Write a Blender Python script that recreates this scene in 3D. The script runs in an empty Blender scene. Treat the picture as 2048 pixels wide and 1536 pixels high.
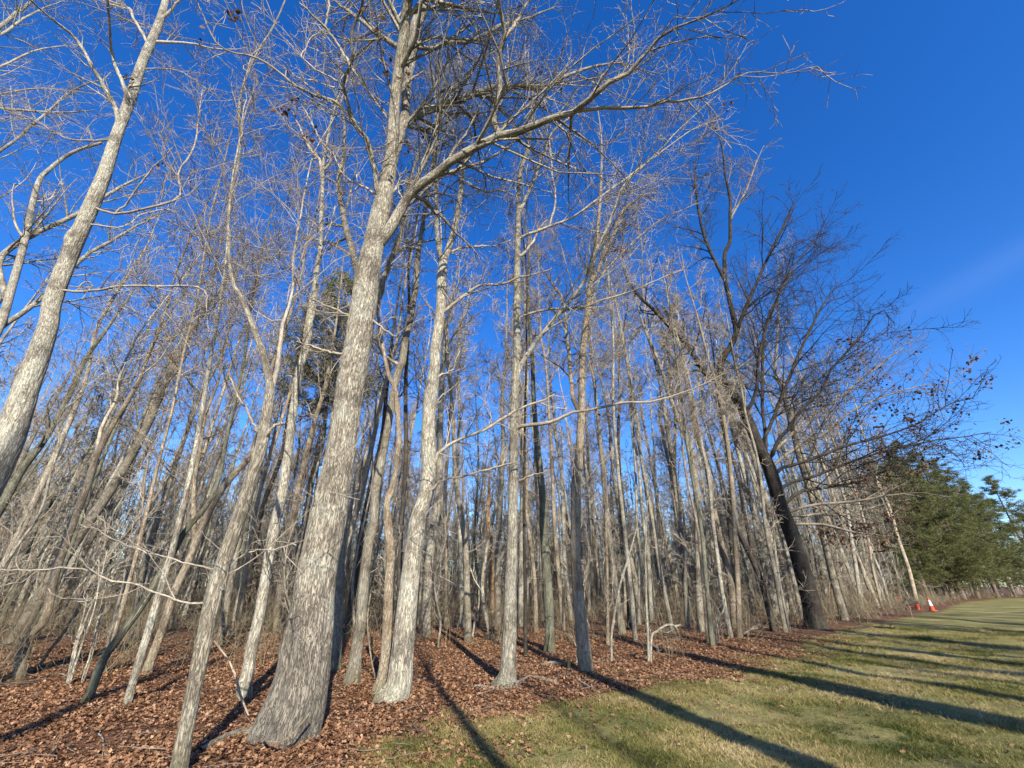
import bpy, math
import numpy as np
rng = np.random.default_rng(11)
sc = bpy.context.scene
COL = sc.collection

# ------------------------------------------------------------------ camera
F_PX, PITCH, CAM_H = 830.0, math.radians(25.95), 1.6      # focal length in pixels of a 2048 px wide picture
cam_d = bpy.data.cameras.new('camera'); cam = bpy.data.objects.new('camera', cam_d); COL.objects.link(cam)
cam_d.sensor_fit = 'HORIZONTAL'; cam_d.sensor_width = 36.0; cam_d.lens = 36.0*F_PX/2048.0
cam_d.clip_start = 0.05; cam_d.clip_end = 3000
cam.location = (0, 0, CAM_H); cam.rotation_euler = (math.pi/2+PITCH, 0, 0)
sc.camera = cam

# ------------------------------------------------------------------ light
SUN_EL, SUN_AZ = math.radians(28), math.radians(163.5)    # azimuth clockwise from +Y: behind the camera, a little right
w = bpy.data.worlds.new('World'); sc.world = w; w.use_nodes = True
nt = w.node_tree; nt.nodes.clear(); N = nt.nodes.new; LK = nt.links.new
sky = N('ShaderNodeTexSky'); sky.sky_type = 'NISHITA'; sky.sun_disc = False
sky.sun_elevation = SUN_EL; sky.sun_rotation = SUN_AZ; sky.altitude = 200; sky.air_density = 1.0
sky.dust_density = 0.3; sky.ozone_density = 4.0
hsv = N('ShaderNodeHueSaturation'); hsv.inputs['Saturation'].default_value = 1.3; hsv.inputs['Value'].default_value = 1.24; hsv.inputs['Hue'].default_value = 0.514
bg = N('ShaderNodeBackground'); bg.inputs['Strength'].default_value = 0.105
out = N('ShaderNodeOutputWorld')
LK(sky.outputs[0], hsv.inputs['Color'])
def ray(px, py):
    u = (px-1024.0)/F_PX; v = (768.0-py)/F_PX
    return np.array([u, math.cos(PITCH)-v*math.sin(PITCH), math.sin(PITCH)+v*math.cos(PITCH)])
# faint cirrus streak: a narrow band of sky directions
a = ray(1850, 612); b = ray(2048, 505); n = np.cross(a, b); n /= np.linalg.norm(n)
mid = ray(2010, 530); mid /= np.linalg.norm(mid)
tc = N('ShaderNodeTexCoord')
def vmath(op, v0, v1=None, val=None):
    m = N('ShaderNodeVectorMath'); m.operation = op; LK(v0, m.inputs[0])
    if v1 is not None: LK(v1, m.inputs[1])
    if val is not None: m.inputs[1].default_value = val
    return m
def wm(op, x, y=None):
    m = N('ShaderNodeMath'); m.operation = op
    for i, q in enumerate((x, y)):
        if q is None: continue
        if isinstance(q, (int, float)): m.inputs[i].default_value = q
        else: LK(q, m.inputs[i])
    return m.outputs[0]
nz = N('ShaderNodeTexNoise'); nz.inputs['Scale'].default_value = 5; nz.inputs['Detail'].default_value = 6
LK(tc.outputs['Generated'], nz.inputs['Vector'])
dn = vmath('DOT_PRODUCT', tc.outputs['Generated'], val=tuple(n)).outputs['Value']
dn = wm('ADD', dn, wm('MULTIPLY', wm('SUBTRACT', nz.outputs['Fac'], 0.5), 0.03))
band = wm('EXPONENT', wm('MULTIPLY', wm('MULTIPLY', dn, dn), -2200.0))
dm = vmath('DOT_PRODUCT', tc.outputs['Generated'], val=tuple(mid)).outputs['Value']
fall = wm('EXPONENT', wm('MULTIPLY', wm('SUBTRACT', 1.0, dm), -70.0))
cl = wm('MULTIPLY', wm('MULTIPLY', band, fall), 0.02)
mixc = N('ShaderNodeMixRGB'); LK(cl, mixc.inputs['Fac']); LK(hsv.outputs[0], mixc.inputs[1]); mixc.inputs[2].default_value = (7, 7.6, 8.6, 1)
LK(mixc.outputs[0], bg.inputs['Color']); LK(bg.outputs[0], out.inputs[0])

SD = np.array([math.sin(SUN_AZ)*math.cos(SUN_EL), math.cos(SUN_AZ)*math.cos(SUN_EL), math.sin(SUN_EL)])
sl = bpy.data.lights.new('sun', 'SUN'); sl.energy = 5.0; sl.angle = math.radians(0.53); sl.color = (1.0, 0.90, 0.74)
so = bpy.data.objects.new('sun', sl); COL.objects.link(so); so.location = (20, -40, 40)
from mathutils import Vector, Matrix
so.rotation_euler = Vector(SD).to_track_quat('Z', 'Y').to_euler()
sc.view_settings.view_transform = 'Standard'; sc.view_settings.look = 'None'
sc.view_settings.exposure = 1.05; sc.view_settings.gamma = 1.0; sc.view_settings.use_curve_mapping = False
sc.cycles.max_bounces = 4; sc.cycles.diffuse_bounces = 2; sc.cycles.glossy_bounces = 2
sc.cycles.transmission_bounces = 2; sc.cycles.transparent_max_bounces = 4

# ------------------------------------------------------------------ placing
def ground_at(px, py):
    d = ray(px, py); t = CAM_H/-d[2]
    return np.array([d[0]*t, d[1]*t])
def at(px, py, Y, lean=0.0):
    d = ray(px, py); t = (Y-CAM_H*lean)/(d[1]+lean*d[2])
    return np.array([0, 0, CAM_H])+d*t, t
def width_m(wpx, px, t, py=1100):
    u = (px-1024.0)/F_PX; dy = ray(px, py)[1]
    return wpx*t/F_PX/math.sqrt(1+(u/dy)**2)

# ------------------------------------------------------------------ objects
def tag(o, label=None, cat=None, group=None, kind=None):
    if label: o['label'] = label
    if cat: o['category'] = cat
    if group: o['group'] = group
    if kind: o['kind'] = kind
    return o
def empty(name, loc=(0, 0, 0)):
    o = bpy.data.objects.new(name, None); COL.objects.link(o); o.location = loc; o.empty_display_size = 0.3
    return o
def link(name, me, parent=None):
    o = bpy.data.objects.new(name, me); COL.objects.link(o)
    if parent is not None: o.parent = parent
    return o
class Bag:
    """collects vertices, quads, triangles and per-vertex attributes, then makes one mesh"""
    def __init__(s): s.V=[]; s.Q=[]; s.T=[]; s.B=[]; s.A=[]; s.n=0
    def add(s, V, Q=None, T=None, B=None, A=None):
        V = np.asarray(V, float).reshape(-1, 3)
        s.V.append(V)
        if Q is not None and len(Q): s.Q.append(np.asarray(Q).reshape(-1, 4)+s.n)
        if T is not None and len(T): s.T.append(np.asarray(T).reshape(-1, 3)+s.n)
        s.B.append(np.zeros_like(V) if B is None else np.asarray(B).reshape(-1, 3))
        s.A.append(np.zeros(len(V)) if A is None else np.broadcast_to(np.asarray(A, float).ravel(), (len(V),)))
        s.n += len(V)
    def mesh(s, name, mat, smooth=True, origin=None):
        V = np.concatenate(s.V); B = np.concatenate(s.B); A = np.concatenate(s.A)
        if origin is not None: V = V-np.asarray(origin)
        Q = np.concatenate(s.Q) if s.Q else np.zeros((0, 4), int)
        T = np.concatenate(s.T) if s.T else np.zeros((0, 3), int)
        me = bpy.data.meshes.new(name)
        me.vertices.add(len(V)); me.vertices.foreach_set('co', V.astype(np.float32).ravel())
        nl = len(Q)*4+len(T)*3
        me.loops.add(nl); me.loops.foreach_set('vertex_index', np.concatenate([Q.ravel(), T.ravel()]).astype(np.int32))
        me.polygons.add(len(Q)+len(T))
        ls = np.concatenate([np.arange(len(Q))*4, len(Q)*4+np.arange(len(T))*3]).astype(np.int32)
        me.polygons.foreach_set('loop_start', ls)
        me.update(calc_edges=True)
        if smooth: me.polygons.foreach_set('use_smooth', np.ones(len(Q)+len(T), bool))
        at1 = me.attributes.new('bk', 'FLOAT_VECTOR', 'POINT'); at1.data.foreach_set('vector', B.astype(np.float32).ravel())
        at2 = me.attributes.new('va', 'FLOAT', 'POINT'); at2.data.foreach_set('value', A.astype(np.float32))
        me.materials.append(mat)
        return me
    def build(s, name, mat, parent=None, smooth=True, origin=None):
        return link(name, s.mesh(name, mat, smooth, origin), parent)
def nrm(v): return v/(np.linalg.norm(v, axis=-1, keepdims=True)+1e-9)

def tubes(bag, P, R, sides, cap=False, A=0.0):
    """P (M,K,3), R (M,K) -> tubes"""
    M, K, _ = P.shape
    T = np.empty_like(P); T[:, 1:-1] = P[:, 2:]-P[:, :-2]; T[:, 0] = P[:, 1]-P[:, 0]; T[:, -1] = P[:, -1]-P[:, -2]
    T = nrm(T)
    ref = nrm(np.cross(nrm(P[:, -1]-P[:, 0]), rng.normal(size=(M, 3))))[:, None, :]
    a = nrm(ref-(ref*T).sum(-1, keepdims=True)*T); b = np.cross(T, a)
    th = np.arange(sides)/sides*2*np.pi
    c = np.cos(th)[None, None, :, None]; s_ = np.sin(th)[None, None, :, None]
    off = a[:, :, None, :]*c+b[:, :, None, :]*s_
    V = P[:, :, None, :]+off*R[:, :, None, None]
    seg = np.linalg.norm(np.diff(P, axis=1), axis=-1); s = np.concatenate([np.zeros((M, 1)), np.cumsum(seg, 1)], 1)
    s = s+rng.uniform(2, 30, (M, 1))
    B = np.empty((M, K, sides, 3))
    B[..., 0] = np.cos(th)*R[:, :, None]; B[..., 1] = np.sin(th)*R[:, :, None]; B[..., 2] = s[:, :, None]
    m, k, j = np.meshgrid(np.arange(M), np.arange(K-1), np.arange(sides), indexing='ij')
    j2 = (j+1) % sides
    base = m*K*sides
    Q = np.stack([base+k*sides+j, base+k*sides+j2, base+(k+1)*sides+j2, base+(k+1)*sides+j], -1)
    bag.add(V, Q=Q, B=B, A=A)

def resample(C, n):
    """Catmull-Rom through control rows (x,y,z,r) -> n rows evenly along the length"""
    C = np.asarray(C, float)
    if len(C) == 2: C = np.array([C[0], (C[0]+C[1])/2, C[1]])
    Pp = np.vstack([2*C[0]-C[1], C, 2*C[-1]-C[-2]])
    o = []
    for i in range(1, len(Pp)-2):
        t = np.linspace(0, 1, 12, endpoint=False)[:, None]
        p0, p1, p2, p3 = Pp[i-1], Pp[i], Pp[i+1], Pp[i+2]
        o.append(0.5*((2*p1)+(-p0+p2)*t+(2*p0-5*p1+4*p2-p3)*t*t+(-p0+3*p1-3*p2+p3)*t**3))
    o.append(C[-1:]); o = np.vstack(o)
    L = np.concatenate([[0], np.cumsum(np.linalg.norm(np.diff(o[:, :3], axis=0), axis=1))])
    q = np.linspace(0, L[-1], n)
    return np.stack([np.interp(q, L, o[:, i]) for i in range(4)], 1)

def vnoise2(u, v, nu, seed):
    """value noise, periodic in u with period nu"""
    r = np.random.default_rng(seed); NV = 4096
    tab = r.random(nu*NV).reshape(nu, NV)
    iu = np.floor(u).astype(int); iv = np.floor(v).astype(int); fu = u-iu; fv = v-iv
    fu = fu*fu*(3-2*fu); fv = fv*fv*(3-2*fv)
    g = lambda x, y: tab[x % nu, y % NV]
    return (g(iu, iv)*(1-fu)+g(iu+1, iv)*fu)*(1-fv)+(g(iu, iv+1)*(1-fu)+g(iu+1, iv+1)*fu)*fv

def noise_xy(x, y, seed=3):
    r = np.random.default_rng(seed); tab = r.random((256, 256))
    ix = np.floor(x).astype(int); iy = np.floor(y).astype(int); fx = x-ix; fy = y-iy
    fx = fx*fx*(3-2*fx); fy = fy*fy*(3-2*fy)
    g = lambda a, b: tab[a & 255, b & 255]
    return (g(ix, iy)*(1-fx)+g(ix+1, iy)*fx)*(1-fy)+(g(ix, iy+1)*(1-fx)+g(ix+1, iy+1)*fx)*fy
def fbm(x, y, seed=3, o=4):
    s = 0; a = 0.5
    for i in range(o): s = s+a*noise_xy(x*2**i, y*2**i, seed+i); a *= .5
    return s

def trunk(bag, S, sides, ridge=0.0, ridge_w=0.045, ridge_h=0.24, lobes=0.0, knots=(), seed=1):
    """one trunk: S rows (x,y,z,r); real furrows, root lobes and knots in the mesh"""
    P = S[:, :3]; R = S[:, 3]; K = len(S)
    T = nrm(np.gradient(P, axis=0)); T = nrm(T)
    ref = np.array([1.0, 0, 0]); a = nrm(ref-(T@ref)[:, None]*T); b = np.cross(T, a)
    th = np.arange(sides)/sides*2*np.pi
    s = np.concatenate([[0], np.cumsum(np.linalg.norm(np.diff(P, axis=0), axis=1))])
    TH, SS = np.meshgrid(th, s); RR = np.repeat(R[:, None], sides, 1)
    fur = np.zeros_like(TH)
    rr = np.random.default_rng(seed)
    big = vnoise2(TH/2/np.pi*5, SS/0.9, 5, seed+7)-.5
    rad = RR*(1+0.06*big)
    if lobes:
        ph = rr.uniform(0, 6.28, 3)
        lb = 0.5*np.cos(5*TH+ph[0])+0.35*np.cos(3*TH+ph[1])+0.25*np.cos(8*TH+ph[2])
        rad = rad*(1+lobes*lb*np.exp(-SS/0.38))
    if ridge:
        nu = max(8, int(2*np.pi*R[len(R)//6]/ridge_w))
        U = TH/2/np.pi*nu; Vv = SS/ridge_h+0.35*vnoise2(TH/2/np.pi*nu, SS/0.08, nu, seed+3)
        n1 = vnoise2(U, Vv, nu, seed); n2 = vnoise2(U*2, Vv*2.6, nu*2, seed+1)
        nn = 0.72*n1+0.28*n2
        g = np.clip(np.abs(nn-0.5)*13, 0, 1)
        fur = 1-g
        rad = rad-ridge*fur*(0.4+0.6*RR/R.max())+ridge*0.6*(n2-.5)
    for (kt, ks, kr, kd) in knots:
        d2 = ((np.angle(np.exp(1j*(TH-kt)))*RR)**2+(SS-ks)**2)/kr**2
        rad = rad+kd*(np.exp(-d2*1.2)-1.5*np.exp(-d2*7)); fur = np.maximum(fur, np.exp(-d2*6))
    V = P[:, None, :]+(a[:, None, :]*np.cos(TH)[..., None]+b[:, None, :]*np.sin(TH)[..., None])*rad[..., None]
    B = np.stack([np.cos(TH)*RR, np.sin(TH)*RR, SS], -1)
    k, j = np.meshgrid(np.arange(K-1), np.arange(sides), indexing='ij'); j2 = (j+1) % sides
    Q = np.stack([k*sides+j, k*sides+j2, (k+1)*sides+j2, (k+1)*sides+j], -1)
    bag.add(V, Q=Q, B=B, A=fur)

def spawn(P, R, cnt, t0, t1, ang, lf, K, wig, up, rs, rmin, lmin=0.15, lmax=9, side=None):
    """cnt children per parent branch; returns P,R,parent index"""
    M, Kp, _ = P.shape
    n = M*cnt
    L = np.linalg.norm(np.diff(P, axis=1), axis=-1).sum(1)
    cs = np.cumsum(L)/L.sum(); q_ = (np.arange(n)+rng.random(n))/n      # evenly along the parents' total length
    idx = np.minimum(np.searchsorted(cs, q_), M-1); lo_ = np.concatenate([[0], cs])[idx]
    t = t0+(t1-t0)*np.clip((q_-lo_)/(cs[idx]-lo_), 0, 1)
    f = t*(Kp-1); i0 = np.minimum(f.astype(int), Kp-2); fr = (f-i0)[:, None]
    p = P[idx, i0]*(1-fr)+P[idx, i0+1]*fr; r = R[idx, i0]*(1-fr[:, 0])+R[idx, i0+1]*fr[:, 0]
    T = nrm(P[idx, i0+1]-P[idx, i0])
    perp = rng.normal(size=(n, 3)); perp -= (perp*T).sum(-1, keepdims=True)*T; perp = nrm(perp)
    if side is not None: perp = nrm(perp+side); perp -= (perp*T).sum(-1, keepdims=True)*T; perp = nrm(perp)
    a = rng.uniform(ang[0], ang[1], n)[:, None]
    d = np.cos(a)*T+np.sin(a)*perp
    ln = np.clip(L[idx]*lf*(1.05-0.65*t)*rng.uniform(.55, 1.3, n), lmin, lmax)
    st = (ln/(K-1))[:, None]
    Q = np.empty((n, K, 3)); Q[:, 0] = p
    for k in range(1, K):
        kk = np.where(rng.random((n, 1)) < .22, 2.6, .8)
        d = nrm(d+wig*kk*rng.normal(size=(n, 3))+np.array([0, 0, up]))
        Q[:, k] = Q[:, k-1]+d*st*rng.uniform(.7, 1.3, (n, 1))
    r0 = np.maximum(r*rs*rng.uniform(.6, 1.0, n), rmin)
    RR = np.maximum(r0[:, None]*(1-0.8*np.linspace(0, 1, K)[None])**1.0, rmin*.6)
    return Q, RR, idx

# ------------------------------------------------------------------ materials
def newmat(name):
    m = bpy.data.materials.new(name); m.use_nodes = True; t = m.node_tree; t.nodes.clear()
    o = t.nodes.new('ShaderNodeOutputMaterial'); p = t.nodes.new('ShaderNodeBsdfPrincipled')
    t.links.new(p.outputs[0], o.inputs[0]); p.inputs['Roughness'].default_value = 0.9
    p.inputs['Specular IOR Level'].default_value = 0.15
    return m, t, p
def nd(t, ty, **kw):
    n_ = t.nodes.new(ty)
    for k, v in kw.items():
        if k.startswith('i_'): n_.inputs[k[2:].replace('_', ' ')].default_value = v
        else: setattr(n_, k, v)
    return n_
def ramp(t, fac, stops):
    r = t.nodes.new('ShaderNodeValToRGB'); el = r.color_ramp.elements
    while len(el) < len(stops): el.new(0.5)
    for e, (p, c) in zip(el, stops): e.position = p; e.color = (*c, 1) if len(c) == 3 else c
    t.links.new(fac, r.inputs[0]); return r.outputs[0]
def mix(t, fac, a, b, mode='MIX'):
    m = t.nodes.new('ShaderNodeMixRGB'); m.blend_type = mode
    for i, q in enumerate((fac, a, b)):
        if isinstance(q, (int, float)): m.inputs[i].default_value = q
        elif isinstance(q, tuple): m.inputs[i].default_value = (*q, 1)
        else: t.links.new(q, m.inputs[i])
    return m.outputs[0]
def mth(t, op, a, b=None, c=None, clamp=False):
    m = t.nodes.new('ShaderNodeMath'); m.operation = op; m.use_clamp = clamp
    for i, q in enumerate((a, b, c)):
        if q is None: continue
        if isinstance(q, (int, float)): m.inputs[i].default_value = q
        else: t.links.new(q, m.inputs[i])
    return m.outputs[0]
def bark(name, hi, lo, lichen=(0.36, 0.38, 0.33), lich=0.35, bump=0.6, rw=38.0, rh=7.0, moss=0.5, base_shade=0.0, vlo=0.85):
    m, t, p = newmat(name)
    at_ = nd(t, 'ShaderNodeAttribute', attribute_name='bk'); va = nd(t, 'ShaderNodeAttribute', attribute_name='va')
    tcn = nd(t, 'ShaderNodeTexCoord'); oi = nd(t, 'ShaderNodeObjectInfo')
    mp = nd(t, 'ShaderNodeMapping'); mp.inputs['Scale'].default_value = (rw, rw, rh); t.links.new(at_.outputs['Vector'], mp.inputs[0])
    nz1 = nd(t, 'ShaderNodeTexNoise', i_Scale=1.0, i_Detail=5.0, i_Roughness=0.65, i_Distortion=0.6); t.links.new(mp.outputs[0], nz1.inputs['Vector'])
    vo = nd(t, 'ShaderNodeTexNoise', i_Scale=0.8, i_Detail=3.0, i_Roughness=0.55, i_Distortion=0.9); t.links.new(mp.outputs[0], vo.inputs['Vector'])
    fur = mth(t, 'SUBTRACT', 1.0, mth(t, 'MULTIPLY', mth(t, 'ABSOLUTE', mth(t, 'SUBTRACT', vo.outputs['Fac'], 0.5)), 15.0, clamp=True))
    fur = mth(t, 'MULTIPLY', fur, mth(t, 'ADD', nz1.outputs['Fac'], 0.45))
    fur = mth(t, 'MAXIMUM', fur, va.outputs['Fac'], clamp=True)
    base = ramp(t, nz1.outputs['Fac'], [(0.3, tuple(c*0.6 for c in hi)), (0.5, hi), (0.7, tuple(min(.6, c*1.25) for c in hi))])
    base = mix(t, mth(t, 'MULTIPLY', fur, 0.9, clamp=True), base, lo)
    n2 = nd(t, 'ShaderNodeTexNoise', i_Scale=1.7, i_Detail=7.0, i_Roughness=0.7)
    off = t.nodes.new('ShaderNodeVectorMath'); off.operation = 'ADD'
    cmb = nd(t, 'ShaderNodeCombineXYZ'); t.links.new(mth(t, 'MULTIPLY', oi.outputs['Random'], 40.0), cmb.inputs[0])
    t.links.new(tcn.outputs['Object'], off.inputs[0]); t.links.new(cmb.outputs[0], off.inputs[1]); t.links.new(off.outputs[0], n2.inputs['Vector'])
    n3 = nd(t, 'ShaderNodeTexNoise', i_Scale=9.0, i_Detail=6.0, i_Roughness=0.75); t.links.new(off.outputs[0], n3.inputs['Vector'])
    lf = mth(t, 'MULTIPLY', ramp(t, mth(t, 'ADD', mth(t, 'MULTIPLY', n2.outputs['Fac'], 0.6), mth(t, 'MULTIPLY', n3.outputs['Fac'], 0.4)), [(0.5, (0, 0, 0)), (0.6, (1, 1, 1))]), lich)
    base = mix(t, lf, base, lichen)
    # dark weathering blotches and a mossy foot
    df = mth(t, 'MULTIPLY', ramp(t, n2.outputs['Fac'], [(0.40, (1, 1, 1)), (0.50, (0, 0, 0))]), 0.5)
    base = mix(t, df, base, lo)
    sp = nd(t, 'ShaderNodeSeparateXYZ'); t.links.new(at_.outputs['Vector'], sp.inputs[0])
    foot = mth(t, 'MULTIPLY', mth(t, 'SUBTRACT', 1.0, mth(t, 'DIVIDE', sp.outputs['Z'], 0.55), clamp=True), moss)
    foot = mth(t, 'MULTIPLY', foot, mth(t, 'MULTIPLY', n3.outputs['Fac'], 2.0), clamp=True)
    base = mix(t, foot, base, (0.075, 0.075, 0.03))
    if base_shade:  # shade over the lower trunk, painted into the bark colour
        bd = mth(t, 'MULTIPLY', mth(t, 'SUBTRACT', 1.0, mth(t, 'DIVIDE', mth(t, 'ADD', sp.outputs['Z'], mth(t, 'MULTIPLY', n2.outputs['Fac'], 1.2)), 2.4), clamp=True), base_shade)
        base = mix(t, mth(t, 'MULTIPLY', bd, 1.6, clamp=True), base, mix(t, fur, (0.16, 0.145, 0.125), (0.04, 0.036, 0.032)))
    br = mth(t, 'ADD', vlo, mth(t, 'MULTIPLY', oi.outputs['Random'], 1.2-vlo))
    v = nd(t, 'ShaderNodeHueSaturation'); t.links.new(br, v.inputs['Value']); t.links.new(base, v.inputs['Color'])
    t.links.new(v.outputs[0], p.inputs['Base Color'])
    bp = nd(t, 'ShaderNodeBump', i_Strength=bump, i_Distance=0.012)
    h = mth(t, 'SUBTRACT', mth(t, 'MULTIPLY', nz1.outputs['Fac'], 0.8), fur)
    t.links.new(h, bp.inputs['Height']); t.links.new(bp.outputs[0], p.inputs['Normal'])
    return m
B_OAK = bark('bark_white_oak', (0.36, 0.325, 0.26), (0.045, 0.038, 0.032), rw=52, rh=8, bump=.9, base_shade=0.75, lich=0.45)
B_PALE = bark('bark_pale', (0.37, 0.345, 0.28), (0.05, 0.043, 0.035), rw=52, rh=9, bump=.8, lich=0.4)
B_GREY = bark('bark_grey', (0.28, 0.25, 0.195), (0.06, 0.052, 0.042), rw=52, rh=8, bump=.8, lich=0.35)
B_TAN = bark('bark_tan', (0.31, 0.26, 0.19), (0.085, 0.06, 0.042), rw=44, rh=10, bump=.8, lich=0.2)
B_DARK = bark('bark_dark', (0.055, 0.047, 0.04), (0.015, 0.013, 0.012), rw=22, rh=5, lich=0.12, moss=0.3, lichen=(0.2, 0.22, 0.2))
W_GREY = bark('bark_wood_grey', (0.35, 0.315, 0.25), (0.08, 0.07, 0.055), rw=48, rh=8, bump=.8, vlo=.5)
W_TAN = bark('bark_wood_tan', (0.36, 0.30, 0.22), (0.10, 0.075, 0.05), rw=44, rh=8, bump=.8, vlo=.6)
B_BROWN = bark('bark_dark_twig', (0.24, 0.205, 0.165), (0.08, 0.068, 0.055), bump=.2, lich=.1, moss=0)
B_MOSS = bark('bark_mossy', (0.14, 0.14, 0.105), (0.035, 0.035, 0.025), rw=34, rh=8, lich=0.35, lichen=(0.22, 0.24, 0.18))
B_ROT = bark('bark_rotten', (0.40, 0.25, 0.12), (0.16, 0.08, 0.04), rw=14, rh=5, lich=0.2)
B_PINE = bark('bark_pine', (0.17, 0.13, 0.10), (0.06, 0.045, 0.035), rw=22, rh=6, lich=0.1)
B_TWIG = bark('bark_twig', (0.35, 0.31, 0.25), (0.12, 0.10, 0.08), bump=0.2, lich=0.2, moss=0)
def leafmat(name, cols, trans=0.25, inst=0, patch=0):
    m, t, p = newmat(name)
    va = nd(t, 'ShaderNodeAttribute', attribute_name='va')
    fac = va.outputs['Fac'] if not inst else mth(t, 'ADD', mth(t, 'MULTIPLY', va.outputs['Fac'], 1-inst), mth(t, 'MULTIPLY', nd(t, 'ShaderNodeObjectInfo').outputs['Random'], inst))
    if patch:
        g_ = nd(t, 'ShaderNodeNewGeometry'); pn = nd(t, 'ShaderNodeTexNoise', i_Scale=0.55, i_Detail=4.0, i_Roughness=.6); t.links.new(g_.outputs['Position'], pn.inputs['Vector'])
        fac = mth(t, 'ADD', fac, mth(t, 'MULTIPLY', mth(t, 'SUBTRACT', pn.outputs['Fac'], .5), patch), clamp=True)
    c = ramp(t, fac, [(i/(len(cols)-1), q) for i, q in enumerate(cols)])
    t.links.new(c, p.inputs['Base Color']); p.inputs['Roughness'].default_value = 0.65
    tr = nd(t, 'ShaderNodeBsdfTranslucent'); t.links.new(c, tr.inputs[0])
    mx = nd(t, 'ShaderNodeMixShader'); mx.inputs[0].default_value = trans
    o = [q for q in t.nodes if q.type == 'OUTPUT_MATERIAL'][0]
    t.links.new(p.outputs[0], mx.inputs[1]); t.links.new(tr.outputs[0], mx.inputs[2]); t.links.new(mx.outputs[0], o.inputs[0])
    return m
M_DEAD = leafmat('dead_oak_leaf', [(0.04, 0.024, 0.018), (0.09, 0.048, 0.03), (0.24, 0.135, 0.075)])
M_LITTER = leafmat('leaf_litter', [(0.05, 0.028, 0.019), (0.125, 0.064, 0.037), (0.215, 0.112, 0.060), (0.28, 0.16, 0.09), (0.42, 0.28, 0.18)], 0.1, inst=.85)
M_GRASS = leafmat('grass_blades', [(0.045, 0.065, 0.015), (0.13, 0.14, 0.038), (0.24, 0.215, 0.075), (0.35, 0.285, 0.13), (0.48, 0.40, 0.22)], 0.3, inst=.5, patch=3.0)
M_NEEDLE = leafmat('pine_needles', [(0.06, 0.075, 0.026), (0.12, 0.135, 0.05), (0.22, 0.22, 0.09)], 0.35)

# ------------------------------------------------------------------ ground
LAWN = np.array([(-80, -30), (-6, 1.8), (-2.2, 4.3), (-1.1, 5.2), (-.2, 6.8), (1.9, 8.5), (4.6, 10.4), (11.4, 17.0), (31, 34), (50, 52), (66, 64), (84, 73), (120, 82), (420, 70)], float)
def edge_dist(x, y):
    """distance to the lawn's edge, positive on the lawn (right / near side)"""
    best = np.full(np.shape(x), 1e9); sg = np.ones(np.shape(x))
    for (ax, ay), (bx, by) in zip(LAWN[:-1], LAWN[1:]):
        dx, dy = bx-ax, by-ay; t = np.clip(((x-ax)*dx+(y-ay)*dy)/(dx*dx+dy*dy), 0, 1)
        d = np.hypot(x-ax-t*dx, y-ay-t*dy); s = np.sign((x-ax)*dy-(y-ay)*dx)
        k = d < best; best = np.where(k, d, best); sg = np.where(k, s, sg)
    return best*sg
def gz(x, y):
    d = np.hypot(x, y); k = np.clip((d-4)/26, 0, 1)
    return (fbm(x*.9, y*.9, 21)-.47)*(0.05+0.10*k)+(fbm(x*.12+9, y*.12, 31, 3)-.44)*0.35*k
def axis(lo, hi, n0, n1, step):
    near = np.arange(lo, hi+1e-6, step)
    g = np.geomspace(step, 1, 1)
    out_ = [near]
    l, r, s = [], [], step
    a_, b_ = lo, hi
    while a_ > n0: s *= 1.17; a_ -= s; l.append(a_)
    s = step
    while b_ < n1: s *= 1.17; b_ += s; r.append(b_)
    return np.concatenate([np.array(l[::-1]), near, np.array(r)])
gx = axis(-13, 14, -1500, 1500, 0.18); gy = axis(4, 17, -1500, 1500, 0.18)
X, Y = np.meshgrid(gx, gy); Z = gz(X, Y)+0.012*(noise_xy(X*6, Y*6, 50)-.5)*(np.hypot(X, Y) < 25)
nyy, nxx = X.shape
ii, jj = np.meshgrid(np.arange(nyy-1), np.arange(nxx-1), indexing='ij')
Q = np.stack([ii*nxx+jj, ii*nxx+jj+1, (ii+1)*nxx+jj+1, (ii+1)*nxx+jj], -1)
ED = edge_dist(X, Y)
mg, t, p = newmat('woodland_ground')
tcn = nd(t, 'ShaderNodeTexCoord'); va = nd(t, 'ShaderNodeAttribute', attribute_name='va')
na = nd(t, 'ShaderNodeTexNoise', i_Scale=1.1, i_Detail=8.0, i_Roughness=0.7); t.links.new(tcn.outputs['Object'], na.inputs['Vector'])
nb = nd(t, 'ShaderNodeTexNoise', i_Scale=0.45, i_Detail=5.0, i_Roughness=0.6); t.links.new(tcn.outputs['Object'], nb.inputs['Vector'])
nf = nd(t, 'ShaderNodeTexNoise', i_Scale=42.0, i_Detail=8.0, i_Roughness=0.8); t.links.new(tcn.outputs['Object'], nf.inputs['Vector'])
vo = nd(t, 'ShaderNodeTexVoronoi', i_Scale=15.0); t.links.new(tcn.outputs['Object'], vo.inputs['Vector'])
vs = nd(t, 'ShaderNodeSeparateColor'); t.links.new(vo.outputs['Color'], vs.inputs[0])
litter = ramp(t, vs.outputs[0], [(0.0, (0.035, 0.02, 0.013)), (0.35, (0.10, 0.048, 0.027)), (0.7, (0.17, 0.085, 0.047)), (1.0, (0.28, 0.17, 0.10))])
litter = mix(t, mth(t, 'MULTIPLY', ramp(t, nf.outputs['Fac'], [(0.38, (1, 1, 1)), (0.55, (0, 0, 0))]), 0.6), litter, (0.04, 0.024, 0.016))
grs = ramp(t, mth(t, 'ADD', mth(t, 'MULTIPLY', nf.outputs['Fac'], 0.55), mth(t, 'MULTIPLY', nb.outputs['Fac'], 0.45)),
           [(0.38, (0.04, 0.038, 0.016)), (0.47, (0.13, 0.13, 0.04)), (0.54, (0.23, 0.21, 0.08)), (0.64, (0.37, 0.30, 0.145))])
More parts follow.
